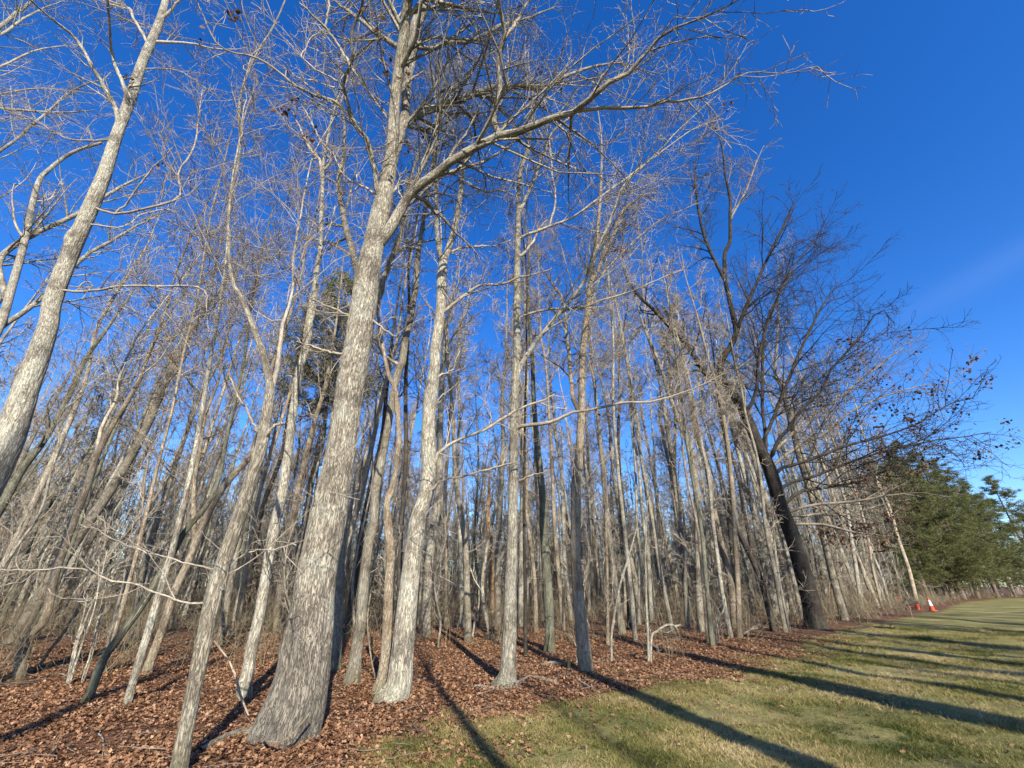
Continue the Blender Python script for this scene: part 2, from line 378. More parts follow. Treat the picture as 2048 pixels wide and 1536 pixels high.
grs = mix(t, mth(t, 'MULTIPLY', ramp(t, na.outputs['Fac'], [(0.52, (0, 0, 0)), (0.66, (1, 1, 1))]), 0.75), grs, (0.13, 0.085, 0.045))
ef = mth(t, 'ADD', va.outputs['Fac'], mth(t, 'MULTIPLY', mth(t, 'SUBTRACT', na.outputs['Fac'], 0.5), 2.6))
ef = mth(t, 'MULTIPLY', mth(t, 'ADD', ef, 0.25), 1.8, clamp=True)
t.links.new(mix(t, ef, litter, grs), p.inputs['Base Color'])
bp = nd(t, 'ShaderNodeBump', i_Strength=0.8, i_Distance=0.02); t.links.new(mth(t, 'ADD', nf.outputs['Fac'], mth(t, 'MULTIPLY', vo.outputs['Distance'], 0.6)), bp.inputs['Height'])
t.links.new(bp.outputs[0], p.inputs['Normal'])
bag = Bag(); bag.add(np.stack([X, Y, Z], -1), Q=Q, A=ED.ravel())
tag(bag.build('ground', mg), kind='structure')

def scatter(name, src, pos, rot, scale, label, cat):
    """one object that sets instances of the source meshes on points (uncountable stuff only)"""
    c = bpy.data.collections.new(name+'_sources')
    for i, me in enumerate(src): c.objects.link(bpy.data.objects.new(name+'_source', me))
    n_ = len(pos); me = bpy.data.meshes.new(name); me.vertices.add(n_); me.vertices.foreach_set('co', np.asarray(pos, np.float32).ravel())
    a_ = me.attributes.new('rot', 'FLOAT_VECTOR', 'POINT'); a_.data.foreach_set('vector', np.asarray(rot, np.float32).ravel())
    a_ = me.attributes.new('scl', 'FLOAT', 'POINT'); a_.data.foreach_set('value', np.asarray(scale, np.float32))
    a_ = me.attributes.new('pick', 'INT', 'POINT'); a_.data.foreach_set('value', rng.integers(0, len(src), n_).astype(np.int32))
    o = link(name, me); tag(o, label, cat, kind='stuff')
    ng = bpy.data.node_groups.new(name, 'GeometryNodeTree')
    ng.interface.new_socket('Geometry', in_out='INPUT', socket_type='NodeSocketGeometry'); ng.interface.new_socket('Geometry', in_out='OUTPUT', socket_type='NodeSocketGeometry')
    gi = ng.nodes.new('NodeGroupInput'); go = ng.nodes.new('NodeGroupOutput'); ip = ng.nodes.new('GeometryNodeInstanceOnPoints')
    ci = ng.nodes.new('GeometryNodeCollectionInfo'); ci.inputs['Collection'].default_value = c; ci.inputs['Separate Children'].default_value = True; ci.inputs['Reset Children'].default_value = True
    def attr(nm, ty):
        q = ng.nodes.new('GeometryNodeInputNamedAttribute'); q.data_type = ty; q.inputs['Name'].default_value = nm; return q.outputs['Attribute']
    L_ = ng.links.new
    mp_ = ng.nodes.new('GeometryNodeMeshToPoints'); L_(gi.outputs[0], mp_.inputs[0])
    L_(mp_.outputs[0], ip.inputs['Points']); L_(ci.outputs[0], ip.inputs['Instance']); ip.inputs['Pick Instance'].default_value = True
    L_(attr('pick', 'INT'), ip.inputs['Instance Index']); L_(attr('rot', 'FLOAT_VECTOR'), ip.inputs['Rotation']); L_(attr('scl', 'FLOAT'), ip.inputs['Scale'])
    L_(ip.outputs[0], go.inputs[0])
    o.modifiers.new('scatter', 'NODES').node_group = ng
    return o

# ------------------------------------------------------------------ trees
def leaves_on(bag, P, n, size, droop=0.6):
    """clusters of hanging curled leaves at branch points P (m,3)"""
    c = P[rng.integers(0, len(P), n)]+rng.normal(size=(n, 3))*size*0.9
    d = nrm(rng.normal(size=(n, 3))+np.array([0, 0, -droop])); s = nrm(np.cross(d, rng.normal(size=(n, 3)))); u = np.cross(d, s)
    L = (size*rng.uniform(.6, 1.25, n))[:, None]; W = L*0.34
    v = np.stack([c, c+d*L*.35+s*W+u*W*.5, c+d*L*.7+s*W*.8+u*W*.2, c+d*L+u*W*.6, c+d*L*.7-s*W*.8+u*W*.3, c+d*L*.35-s*W+u*W*.2, c+d*L*.5-u*W*.4], 1)
    q = np.arange(n)[:, None, None]*7+np.array([[0, 1, 6], [1, 2, 6], [2, 3, 6], [3, 4, 6], [4, 5, 6], [5, 0, 6]])[None]
    bag.add(v, T=q, A=np.repeat(rng.random(n), 7))

def to3(pts, Y, lean=0.0, dep=0.0):
    o = []; m = len(pts)
    for i, (px, py, wd) in enumerate(pts):
        f = i/(m-1)
        p, t_ = at(px, py, Y+dep*f**1.3, lean)
        o.append((*p, width_m(wd, px, t_, py)/2))
    return np.array(o)
def extend(C, H, wander=0.07, rtip=0.015):
    """carry a stem on from its last traced point up to height H"""
    p = C[-1, :3].copy(); r = C[-1, 3]; d = nrm(C[-1, :3]-C[-2, :3]); z0 = p[2]
    if H <= z0+0.8: return C
    k = max(3, int((H-z0)/1.5)); rows = []
    st = (H-z0)/k
    for i in range(k):
        d = nrm(d*0.75+np.array([0, 0, .35])+rng.normal(size=3)*wander); p = p+d*st/max(.5, d[2])
        rows.append((*p, r*(1-(i+1)/k)+rtip*(i+1)/k))
    return np.vstack([C, rows])

def crown_of(limbs, n1, n2, n3, spread=0.38, tw=0.0035, w1=0.16, up=0.05, lmax=3.2):
    """limbs: (M,24,3),(M,24). returns levels [(P,R,limb id)]"""
    P, R = limbs; ids = np.arange(len(P)); out_ = []
    a, b, i = spawn(P, R, n1, .12, 1.0, (.5, 1.05), spread, 6, w1, up, .62, tw*2.2, .35, lmax); id1 = ids[i]; out_.append((a, b, id1))
    c, d, i = spawn(a, b, n2, .1, 1.0, (.45, 1.0), .52, 4, .28, up, .62, tw*1.4, .28, 1.8); id2 = id1[i]; out_.append((c, d, id2))
    if n3:
        e, f, i = spawn(c, d, n3, .15, 1.0, (.4, 1.0), .6, 3, .3, up*.6, .65, tw, .2, .95); out_.append((e, f, id2[i]))
    return out_

HERO = []
def tree(name, label, pts, H=20, lean=0.0, limbs=(), mat=B_GREY, auto=8, a0=0.35, n=(11, 5, 2), sides=14, rows=60, ridge=0.0, rw=0.045, lobes=0.12,
         knots=(), leaves=0, leaf_size=.1, leaf_limbs=None, twig=0.004, base=None, group=None, cat='tree', spread=.38, autolen=.26, basepts=None, low=0, lmax=3.2, Yb=None):
    bx, by = (ground_at(pts[0][0], pts[0][1]) if base is None else base)
    Yb = by if Yb is None else Yb
    C = to3(pts, Yb, lean)
    z0 = C[0, 2]
    first = C[0].copy(); first[2] = gz(bx, by)-0.12; first[:2] = C[0, :2]; first[3] *= 1.06
    C[0, 2] = max(C[0, 2], gz(bx, by)+0.02)
    C = np.vstack([first, C]); C = extend(C, H)
    org = np.array([C[0, 0], C[0, 1], 0.0])
    root = empty(name, org); tag(root, label, cat, group)
    S = resample(C, rows)
    b = Bag(); trunk(b, S, sides, ridge=ridge, ridge_w=rw, lobes=lobes, knots=knots, seed=int(abs(bx*97+by*31)) % 9999)
    b.build('trunk', mat, root, origin=org)
    LP, LR = [], []
    for lp, dep, LH in limbs:
        # a limb starts on the axis of the stem or limb it grows from
        cand = np.concatenate([S[:, :3]]+LP); r0_ = ray(lp[0][0], lp[0][1]); r0_ /= np.linalg.norm(r0_)
        k = np.argmax(nrm(cand-np.array([0, 0, CAM_H]))@r0_); pk = cand[k]
        c3 = to3(lp, pk[1]+lean*pk[2], lean, dep); c3[0, :3] = pk
        if LH: c3 = extend(c3, LH, .18, .01)
        c3[-1, 3] = min(c3[-1, 3], .012)
        q = resample(c3, 24); q[:, :3] += np.cumsum(rng.normal(size=(24, 3))*0.012, 0)
        LP.append(q[:, :3]); LR.append(np.maximum(q[:, 3], 0.005))
    nt_ = len(LP)
    if auto:
        a, r_, _ = spawn(S[None, :, :3], S[None, :, 3], auto, a0, .97, (.5, .95), autolen, 24, .07, .055, .5, .012, .8, 6.0)
        LP += list(a); LR += list(r_)
    if low:
        a, r_, _ = spawn(S[None, :, :3], S[None, :, 3], low, .08, a0+.05, (1.0, 1.5), .13, 24, .06, .02, .12, .006, .8, 2.8)
        LP += list(a); LR += list(r_)
    LP, LR = np.array(LP), np.array(LR); nl = len(LP)-low
    lv = crown_of((LP[:nl], LR[:nl]), *n, tw=twig, spread=spread, lmax=lmax)
    if low: lv = lv+[(p_, r_, i_+nl) for p_, r_, i_ in crown_of((LP[nl:], LR[nl:]), 5, 2, 0, tw=twig*.8, spread=.34)]
    split = nt_ > 0
    lm = {B_DARK: B_BROWN, B_MOSS: B_BROWN}.get(mat, B_TWIG)
    cb = Bag(); lb_all = Bag()
    for i in range(len(LP)):
        b = Bag() if i < nt_ else cb
        tubes(b, LP[i:i+1], LR[i:i+1], 8 if i < nt_ else 6)
        for li, (p_, r_, ids) in enumerate(lv):
            m_ = ids == i
            if m_.any(): tubes(b, p_[m_], r_[m_], 3)
        if i < nt_: b.build('limb', mat if LR[i][0] > (.05 if mat != B_DARK else .085) else lm, root, origin=org)
        if leaves and (leaf_limbs is None or i in leaf_limbs):
            tips = lv[len(lv)-1 if not low else len(lv)-3][0]; tips = tips[lv[len(lv)-1 if not low else len(lv)-3][2] == i][:, -1]
            if len(tips):
                # leaves hang in a few bunches, not evenly
                c = tips[rng.integers(0 if leaves < 200 else len(tips)//3, len(tips), max(2, leaves//9))]
                leaves_on(lb_all, c, leaves, leaf_size)
    if cb.n: cb.build('crown', lm, root, origin=org)
    if lb_all.n: tag(lb_all.build('dead_leaves', M_DEAD, root, origin=org), kind='stuff')
    HERO.append((C[0, 0], C[0, 1]))
    return root

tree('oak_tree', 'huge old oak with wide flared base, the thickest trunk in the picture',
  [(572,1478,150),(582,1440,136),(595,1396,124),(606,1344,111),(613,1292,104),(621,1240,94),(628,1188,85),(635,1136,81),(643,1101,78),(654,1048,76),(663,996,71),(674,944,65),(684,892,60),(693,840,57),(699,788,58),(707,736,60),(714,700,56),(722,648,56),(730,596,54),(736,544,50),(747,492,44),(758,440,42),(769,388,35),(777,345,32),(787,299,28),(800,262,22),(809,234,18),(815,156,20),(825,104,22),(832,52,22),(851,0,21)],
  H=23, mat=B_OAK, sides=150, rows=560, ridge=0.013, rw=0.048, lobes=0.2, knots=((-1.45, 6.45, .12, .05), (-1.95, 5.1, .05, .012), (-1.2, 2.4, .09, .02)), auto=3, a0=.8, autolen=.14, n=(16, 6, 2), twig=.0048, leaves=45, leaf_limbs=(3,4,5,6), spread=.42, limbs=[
  ([(753,502,30),(782,453,24),(808,404,20),(832,373,18),(873,349,18),(899,325,17),(951,292,16),(1000,267,16),(1049,257,14),(1098,238,13),(1156,221,12),(1182,199,11),(1212,172,10),(1267,143,9),(1293,104,7),(1325,72,6),(1358,54,5),(1400,39,5),(1456,16,4),(1500,-10,3)], -3.0, 0),
  ([(1165,219,7),(1228,221,7),(1286,220,6),(1325,213,6),(1390,207,5),(1433,189,4),(1462,169,4),(1498,158,3),(1560,160,2.5),(1622,148,2)], -.6, 0),
  ([(992,264,12),(987,235,12),(1000,185,11),(995,125,10),(1010,75,9),(1000,25,8),(990,-20,7)], -1.6, 0),
  ([(777,345,22),(784,320,20),(798,294,18),(808,260,16),(816,245,15),(834,238,16),(860,221,17),(899,211,15),(938,193,14),(990,174,12),(1035,172,9),(1080,174,7),(1115,155,6),(1175,130,5),(1225,120,4),(1250,122,3),(1290,135,2)], .9, 0),
  ([(808,250,9),(808,234,9),(806,208,8),(803,185,7),(815,160,5),(840,140,3)], -.3, 0),
  ([(772,401,12),(756,393,11),(746,349,10),(741,312,10),(730,281,9),(704,247,9),(694,221,9),(681,169,8),(689,146,8),(698,122,7),(700,68,6),(720,21,6),(722,-20,5)], -2.6, 0),
  ([(694,221,7),(676,206,7),(652,194,7),(626,185,6),(590,170,6),(550,135,6),(500,107,5),(450,95,5),(425,60,4),(400,0,4),(385,-40,3)], -1.6, 0),
  ([(698,122,7),(681,91,6),(660,60,6),(639,34,5),(608,0,4)], -.8, 0),
  ([(660,60,5),(655,26,5),(656,-20,4)], -.2, 0),
  ([(673,167,4),(639,148,4),(603,125,4),(603,112,3),(613,88,3),(649,68,2)], .5, 0),
  ([(794,95,13),(767,75,11),(741,57,10),(715,36,9),(696,18,8),(670,-10,7)], .8, 0),
  ([(781,330,28),(789,270,26),(791,208,23),(800,130,24),(808,78,24),(819,0,20),(828,-50,16)], -2.0, 22),
  ([(832,96,9),(866,100,9),(892,86,9),(933,85,8),(965,73,7),(998,56,7),(1015,50,6),(1070,32,4),(1120,10,3)], .9, 0),
  ([(772,401,7),(793,375,6),(808,363,5),(827,367,5),(860,372,4),(872,378,3)], .7, 0),
  ([(756,390,6),(748,385,5),(725,370,5),(691,354,4),(670,335,3),(655,300,2)], .6, 0),
  ([(1010,75,7),(1035,40,6),(1050,15,5),(1080,-20,4)], -.2, 0),
  ([(722,640,7),(694,632,6),(668,612,5),(640,600,4),(622,588,2)], .9, 0),
  ([(690,706,7),(680,706,6),(650,702,5),(628,698,4),(610,690,3)], .4, 0),
  ([(745,630,6),(765,648,5),(782,662,5),(795,670,4),(800,650,3)], -.3, 0),
  ])
tree('forked_tree', 'forked grey tree whose two stems show on either side of the big oak high up',
  [(668,1345,30),(672,1200,30),(680,1050,26),(688,920,24),(700,800,22),(722,690,20),(735,630,17)], H=0, mat=B_GREY, rows=60, sides=16, auto=0, limbs=[
  ([(735,630,17),(757,590,15),(761,565,14),(777,531,13),(798,487,12),(811,435,11),(820,380,9),(832,330,7)], 0, 19),
  ([(730,640,17),(715,560,15),(707,518,14),(696,479,14),(686,440,13),(678,401,12),(675,362,11),(685,320,9)], 0, 19)], n=(14, 5, 2))
tree('pale_tree', 'tall straight pale smooth tree just left of the big oak',
  [(487,1398,34),(489,1370,30),(496,1344,26),(504,1292,24),(517,1240,23),(526,1188,22),(535,1136,22),(541,1101,23),(550,1048,23),(563,996,21),(571,944,20),(578,892,18),(584,840,18),(592,788,17),(600,736,17),(611,700,16),(620,648,15),(628,596,14),(633,544,12),(641,492,10),(642,440,9),(645,388,8),(646,336,7)],
  H=20, mat=B_PALE, sides=48, rows=260, ridge=.003, rw=.05, auto=6, a0=.7, n=(11, 5, 2), low=3, limbs=[
  ([(645,388,8),(644,325,7),(626,300,6),(605,260,5),(590,220,4)], .4, 0), ([(646,345,7),(668,312,6),(650,286,5),(626,240,5),(605,203,4)], -.4, 0),
  ([(600,735,5),(585,750,4),(560,755,3)], .2, 0), ([(642,470,5),(620,440,4),(600,425,4),(580,400,3),(560,395,2)], .4, 0), ([(636,530,4),(655,455,3),(664,420,2)], 0, 0)])
tree('young_oak_tree', 'slanting grey furrowed tree cut off by the bottom edge, left of the big oak',
  [(352,1560,42),(359,1527,38),(374,1448,34),(390,1368,33),(411,1268,36),(427,1193,36),(449,1118,32),(484,1018,30),(507,943,28),(525,883,27),(535,814,23),(540,775,18),(528,715,15),(505,650,13),(485,600,11),(462,545,8)],
  H=15, mat=B_GREY, sides=80, rows=300, ridge=.006, rw=.045, auto=5, a0=.6, n=(7, 4, 2), low=3, twig=.0035, limbs=[
  ([(425,1203,5),(365,1202,4.5),(286,1191,4),(208,1178,4),(156,1160,3.5),(60,1155,3),(-20,1150,3)], -.3, 0),
  ([(441,1143,4),(400,1128,4),(330,1115,3),(250,1090,3),(160,1060,2)], .3, 0),
  ([(508,880,6),(500,840,6),(480,800,5),(455,770,4),(440,765,3)], .5, 0),
  ([(540,790,14),(548,760,12),(556,700,10),(560,640,8),(575,590,6)], .5, 14),
  ([(525,885,7),(545,855,7),(560,850,6),(572,846,4)], -.3, 0),
  ([(436,1160,4),(446,1180,3),(470,1120,3),(520,1110,3),(580,1105,2)], -.5, 0)])
tree('grey_tree', 'thick grey tree with lichen patches forking high up, right of the big oak',
  [(785,1405,78),(792,1385,60),(799,1368,52),(804,1320,47),(809,1268,44),(819,1168,39),(832,1068,35),(838,1030,32),(849,996,29),(857,944,29),(857,892,31),(857,840,27),(862,788,27),(869,736,22),(871,700,22),(878,648,20),(883,596,20),(884,544,20),(889,518,14),(899,492,13),(910,453,12),(918,409,11),(924,362,10),(928,333,8),(944,307,6)],
  H=19, mat=B_PALE, sides=90, rows=320, ridge=.007, rw=.045, lobes=.15, auto=5, a0=.72, n=(12, 5, 2), twig=.005, knots=((-1.3, 4.4, .08, .03),), leaves=10, leaf_limbs=(0,), limbs=[
  ([(884,535,12),(875,492,10),(873,440,9),(871,388,8),(868,357,7),(866,338,6),(867,286,5),(867,245,4)], .1, 18),
  ([(858,945,9),(865,933,8),(880,908,7),(910,888,6),(950,871,6),(995,848,6),(1030,828,5),(1060,813,4),(1110,790,3)], -.6, 0),
  ([(855,995,6),(862,985,6),(880,968,5),(910,958,5),(950,953,4),(1000,938,4),(1030,930,2)], -.4, 0),
  ([(879,632,8),(894,612,7),(933,583,6),(957,568,5),(1000,565,5),(1025,555,4),(1070,540,3),(1100,530,2)], -.5, 0),
  ([(884,516,5),(907,500,5),(933,492,4),(965,487,4),(998,482,3),(1030,470,2)], .5, 0),
  ([(868,760,4),(885,745,4),(905,735,3),(930,700,2)], .3, 0), ([(862,850,4),(872,815,3),(880,790,3),(900,775,2)], -.2, 0),
  ([(920,390,5),(933,365,5),(950,375,5),(975,385,4),(1000,385,4),(1030,398,2)], .5, 0)])
tree('pale_tree', 'straight pale tree with pale fallen sticks lying round its foot, middle of the front row',
  [(1012,1374,56),(1014,1358,40),(1016,1345,34),(1018,1296,29),(1020,1244,27),(1021,1166,24),(1024,1088,21),(1025,1036,20),(1027,968,19),(1028,868,17),(1029,818,16),(1030,768,15),(1034,700,15),(1034,600,14),(1035,500,12),(1037,425,10),(1040,350,8),(1055,300,7),(1062,250,6),(1065,190,5)],
  H=20, mat=B_PALE, sides=72, rows=300, ridge=.004, rw=.045, lobes=.2, auto=5, a0=.75, n=(12, 5, 2), twig=.005, leaves=12, leaf_limbs=(1,2,3), limbs=[
  ([(1038,430,8),(1050,400,7),(1070,350,6),(1090,300,6),(1105,270,5),(1140,245,4),(1160,220,3)], -.3, 0),
  ([(1030,768,10),(1035,740,10),(1065,690,9),(1120,620,8),(1165,565,7),(1190,500,6),(1220,440,6),(1245,370,5),(1300,320,4),(1370,250,3),(1440,190,2)], -2.6, 0),
  ([(1031,855,8),(1045,850,8),(1100,843,7),(1140,823,6),(1190,813,5),(1250,800,5),(1300,798,4),(1380,770,3),(1440,740,2)], -1.2, 0),
  ([(1034,480,6),(1042,472,6),(1072,464,6),(1104,452,5),(1146,436,5),(1189,404,4),(1244,365,4),(1325,300,3),(1400,250,3),(1450,235,2)], -.8, 0),
  ([(1106,449,4),(1111,390,4),(1104,342,3),(1101,293,3),(1095,250,2)], 0, 0),
  ([(1034,640,6),(1060,630,5),(1100,620,5),(1150,620,4),(1200,600,4),(1250,585,4),(1300,565,3),(1360,540,2)], -.6, 0),
  ([(1033,515,6),(1065,485,5),(1080,455,4),(1100,440,3)], -.2, 0),
  ([(1027,967,4),(1045,955,4),(1070,945,4),(1095,938,3)], -.2, 0)])
tree('tan_tree', 'tan bowed tree with ridged bark, rightmost thick trunk of the front row',
  [(1172,1347,36),(1171,1338,31),(1167,1296,29),(1162,1244,25),(1157,1192,22),(1153,1140,21),(1151,1088,20),(1152,1036,20),(1152,985,21),(1156,935,18),(1161,868,16),(1163,818,15),(1164,768,14),(1166,700,13),(1175,620,12),(1186,530,10),(1196,450,8),(1200,400,6)],
  H=19, mat=B_TAN, sides=60, rows=260, ridge=.008, rw=.05, auto=6, a0=.7, n=(12, 5, 2), twig=.005, low=2, limbs=[
  ([(1158,830,10),(1150,808,10),(1142,783,9),(1137,740,8),(1135,700,8),(1130,645,7),(1120,600,6),(1100,575,5),(1080,545,4)], .4, 0),
  ([(1182,570,8),(1190,550,8),(1210,500,8),(1225,465,7),(1240,425,6),(1270,400,5),(1310,380,3)], -.3, 0),
  ([(1166,650,5),(1200,560,4),(1250,500,4),(1320,440,3),(1400,400,2)], -1.0, 0)])
tree('leaning_tree', 'thick leaning tree at the left edge, running up to the top of the picture',
  [(-215,1420,94.6),(-150,1250,89.4),(-85,1100,84.3),(-40,1000,79.1),(-5,930,75.7),(22,868,72.2),(55,768,61.9),(74,720,56.8),(97,650,48.2),(106,600,47.3),(144,500,44.7),(177,425,43),(208,350,37.8),(232,275,32.7),(260,200,31.8),(285,125,29.2),(317,50,25.8),(332,0,20.6),(348,-60,17.2)],
  H=23, mat=B_PALE, sides=80, rows=320, ridge=.008, rw=.05, auto=5, a0=.75, n=(12, 5, 2), twig=.005, leaves=12, leaf_limbs=(1, 3), knots=((-1.3, 9.3, .2, .09),), limbs=[
  ([(240,262,20),(232,220,17),(205,170,15),(180,130,13),(145,75,12),(100,40,10),(55,0,9),(20,-30,8)], -2.6, 0),
  ([(262,215,16),(252,185,14),(222,110,11),(212,60,9),(208,0,8),(205,-40,7)], -2.4, 0),
  ([(288,85,10),(272,45,10),(262,20,9),(225,5,8),(200,-10,6)], .6, 0),
  ([(205,420,9),(230,425,8),(300,413,7),(350,400,7),(365,380,6),(360,340,5),(385,310,5),(400,260,4),(408,180,3)], .5, 0),
  ([(235,420,6),(262,395,5),(285,365,5),(320,330,4),(355,300,3)], -.5, 0),
  ([(140,590,9),(180,580,8),(250,572,7),(320,573,6),(395,578,5),(400,620,3),(402,660,2)], -.5, 0),
  ([(150,582,5),(175,565,5),(185,575,4),(160,580,3)], 0, 0),
  ([(208,270,6),(170,275,6),(130,270,5),(90,250,4),(50,225,3),(0,220,2)], .8, 0),
  ([(200,460,6),(250,455,4),(300,430,4),(350,420,3)], 1.0, 0),
  ([(300,150,5),(350,140,4),(400,170,3),(440,200,2)], .8, 0)])
tree('dark_leaning_tree', 'slender dark tree leaning beside the thick leaning trunk at the left edge',
  [(-190,1330,30),(-100,1190,26),(0,1018,22),(45,938,19),(90,878,16),(145,778,13),(170,720,11),(205,670,9),(240,620,7)], H=11, mat=B_MOSS, rows=80, sides=20, auto=8, a0=.45, n=(10, 4, 2))
tree('mossy_tree', 'bent mossy green-grey young tree near the left, bowing right',
  [(172,1405,26),(180,1390,20),(200,1333,21),(220,1298,18),(250,1258,18),(295,1193,18),(350,1098,15),(370,1063,13),(415,1008,11),(440,950,9),(452,880,8)], H=11, mat=B_MOSS, rows=90, sides=24, ridge=.003, auto=7, a0=.5, n=(11, 5, 2))
tree('slim_tree', 'slim pale tree standing between the bent mossy tree and the slanting furrowed tree',
  [(252,1415,22),(260,1385,17),(272,1343,17),(295,1268,17),(320,1183,16),(345,1100,14),(362,1030,13),(380,950,12),(400,850,11),(420,720,9),(440,610,7)], H=16, mat=B_PALE, rows=90, sides=24, ridge=.003, auto=8, a0=.45, n=(11, 5, 2), low=2)
tree('tan_tree', 'tan tree forking behind the slim pale tree at left',
  [(293,1347,24),(300,1325,20),(325,1258,19),(350,1183,18),(380,1118,17),(405,1053,16),(440,983,15),(478,938,13),(505,905,11),(525,840,9)], H=14, mat=B_TAN, rows=90, sides=24, ridge=.004, auto=7, a0=.5, n=(11, 5, 2), limbs=[
  ([(385,1105,12),(385,1040,11),(386,968,10),(400,900,8),(412,830,6)], .6, 13)])
tree('forked_tree', 'forked greenish tree at far left with a dark foot, crossing the slim saplings',
  [(36,1356,30),(39,1335,25),(45,1298,22),(65,1265,20),(90,1238,20),(110,1148,21),(145,1048,19),(172,978,17),(197,903,15),(235,833,12),(275,768,10),(300,700,8),(325,640,6)], H=14, mat=B_TAN, rows=90, sides=24, ridge=.004, auto=7, a0=.45, n=(11, 5, 2), low=2, limbs=[
  ([(195,908,10),(200,868,9),(215,838,8),(235,790,7),(238,750,6)], .7, 13)])
tree('branchy_tree', 'pale crooked tree at the left edge behind the thick leaning trunk, high in the corner',
  [(-330,1330,48),(-220,1100,40),(-130,900,34),(-60,760,28),(0,650,24),(25,570,22),(50,480,20),(75,370,16),(100,338,13),(145,305,11),(205,285,9)], H=17, mat=B_PALE, rows=90, sides=20, auto=4, a0=.6, n=(11, 5, 2), limbs=[
  ([(28,560,16),(0,600,15),(-40,650,12)], 0, 0),
  ([(-10,665,20),(0,655,18),(80,600,14),(160,520,12),(240,470,8),(330,420,4)], 1.0, 0),
  ([(-60,560,20),(0,515,18),(75,465,16),(160,425,13),(230,380,9),(300,340,5)], 1.0, 0)])
tree('branchy_tree', 'pale tree outside the left edge whose limbs cross the top left corner',
  [(-520,1330,60),(-400,1000,50),(-300,700,42),(-215,450,36),(-150,280,30),(-110,160,26),(-70,60,22)], H=20, mat=B_PALE, rows=90, sides=20, auto=6, a0=.4, n=(11, 5, 2), limbs=[
  ([(-175,380,14),(-80,350,14),(0,300,11),(80,240,9),(150,180,7),(220,160,4)], .5, 0),
  ([(-150,300,14),(-40,225,12),(40,222,10),(120,228,8),(200,222,5)], -.4, 0),
  ([(-110,170,20),(0,52,17),(60,0,14),(110,-50,10)], .4, 0), ([(-95,120,14),(0,72,12),(60,30,9),(130,0,6)], .6, 0),
  ([(-120,190,10),(0,132,9),(70,100,7),(140,90,4)], .6, 0), ([(-125,230,8),(0,190,7),(80,180,5),(200,190,3)], 0, 0)])
tree('grey_tree', 'slender curving grey tree right beside the big oak, second trunk to its right',
  [(704,1372,42),(706,1355,32),(711,1318,26),(722,1240,23),(728,1162,21),(737,1090,20),(747,1048,18),(751,983,17),(758,944,16),(769,892,16),(778,840,14),(788,780,14),(798,736,15),(804,727,15),(812,674,14),(823,622,13),(832,570,12),(835,518,11),(843,466,9),(851,414,8),(857,375,7),(865,330,5)],
  H=20, mat=B_GREY, rows=200, sides=40, ridge=.006, rw=.035, auto=8, a0=.7, n=(11, 5, 2), low=3, limbs=[([(800,735,8),(770,712,7),(760,690,6),(740,672,5)], -.3, 0), ([(834,500,6),(815,496,5),(800,497,4)], 0, 0)])
tree('knobbly_tree', 'thin knobbly tree close behind the left side of the lichen-patched grey tree',
  [(755,1392,30),(762,1368,24),(770,1318,20),(775,1240,20),(778,1162,18),(782,1113,18),(777,1061,17),(774,1009,15),(786,970,11),(794,918,11),(798,866,10),(794,814,10),(790,775,9),(776,745,8)],
  H=15, mat=B_TAN, rows=150, sides=32, ridge=.007, auto=7, a0=.5, n=(11, 5, 2), knots=((-1.4, 3.4, .09, .05), (-1, 5.2, .08, .05)), low=2)
tree('dark_pole_tree', 'thin dark shaded tree close behind the lichen-patched grey tree',
  [(793,1330,12),(798,1200,11),(800,1100,10),(808,980,9),(812,900,9),(811,780,8),(815,690,7)], H=18, mat=B_DARK, rows=50, sides=10, auto=7, a0=.5, n=(7, 4, 2))
tree('gnarled_tree', 'rough grey tree with patchy bark between the two front trunks right of centre',
  [(1099,1304,26),(1099,1285,20),(1099,1244,19),(1095,1166,19),(1090,1101,18),(1086,1036,15),(1085,993,14),(1075,893,12),(1067,793,9),(1065,725,8),(1056,600,6)], H=21, mat=B_MOSS, rows=120, sides=28, ridge=.009, auto=9, a0=.55, n=(11, 5, 2), low=3)
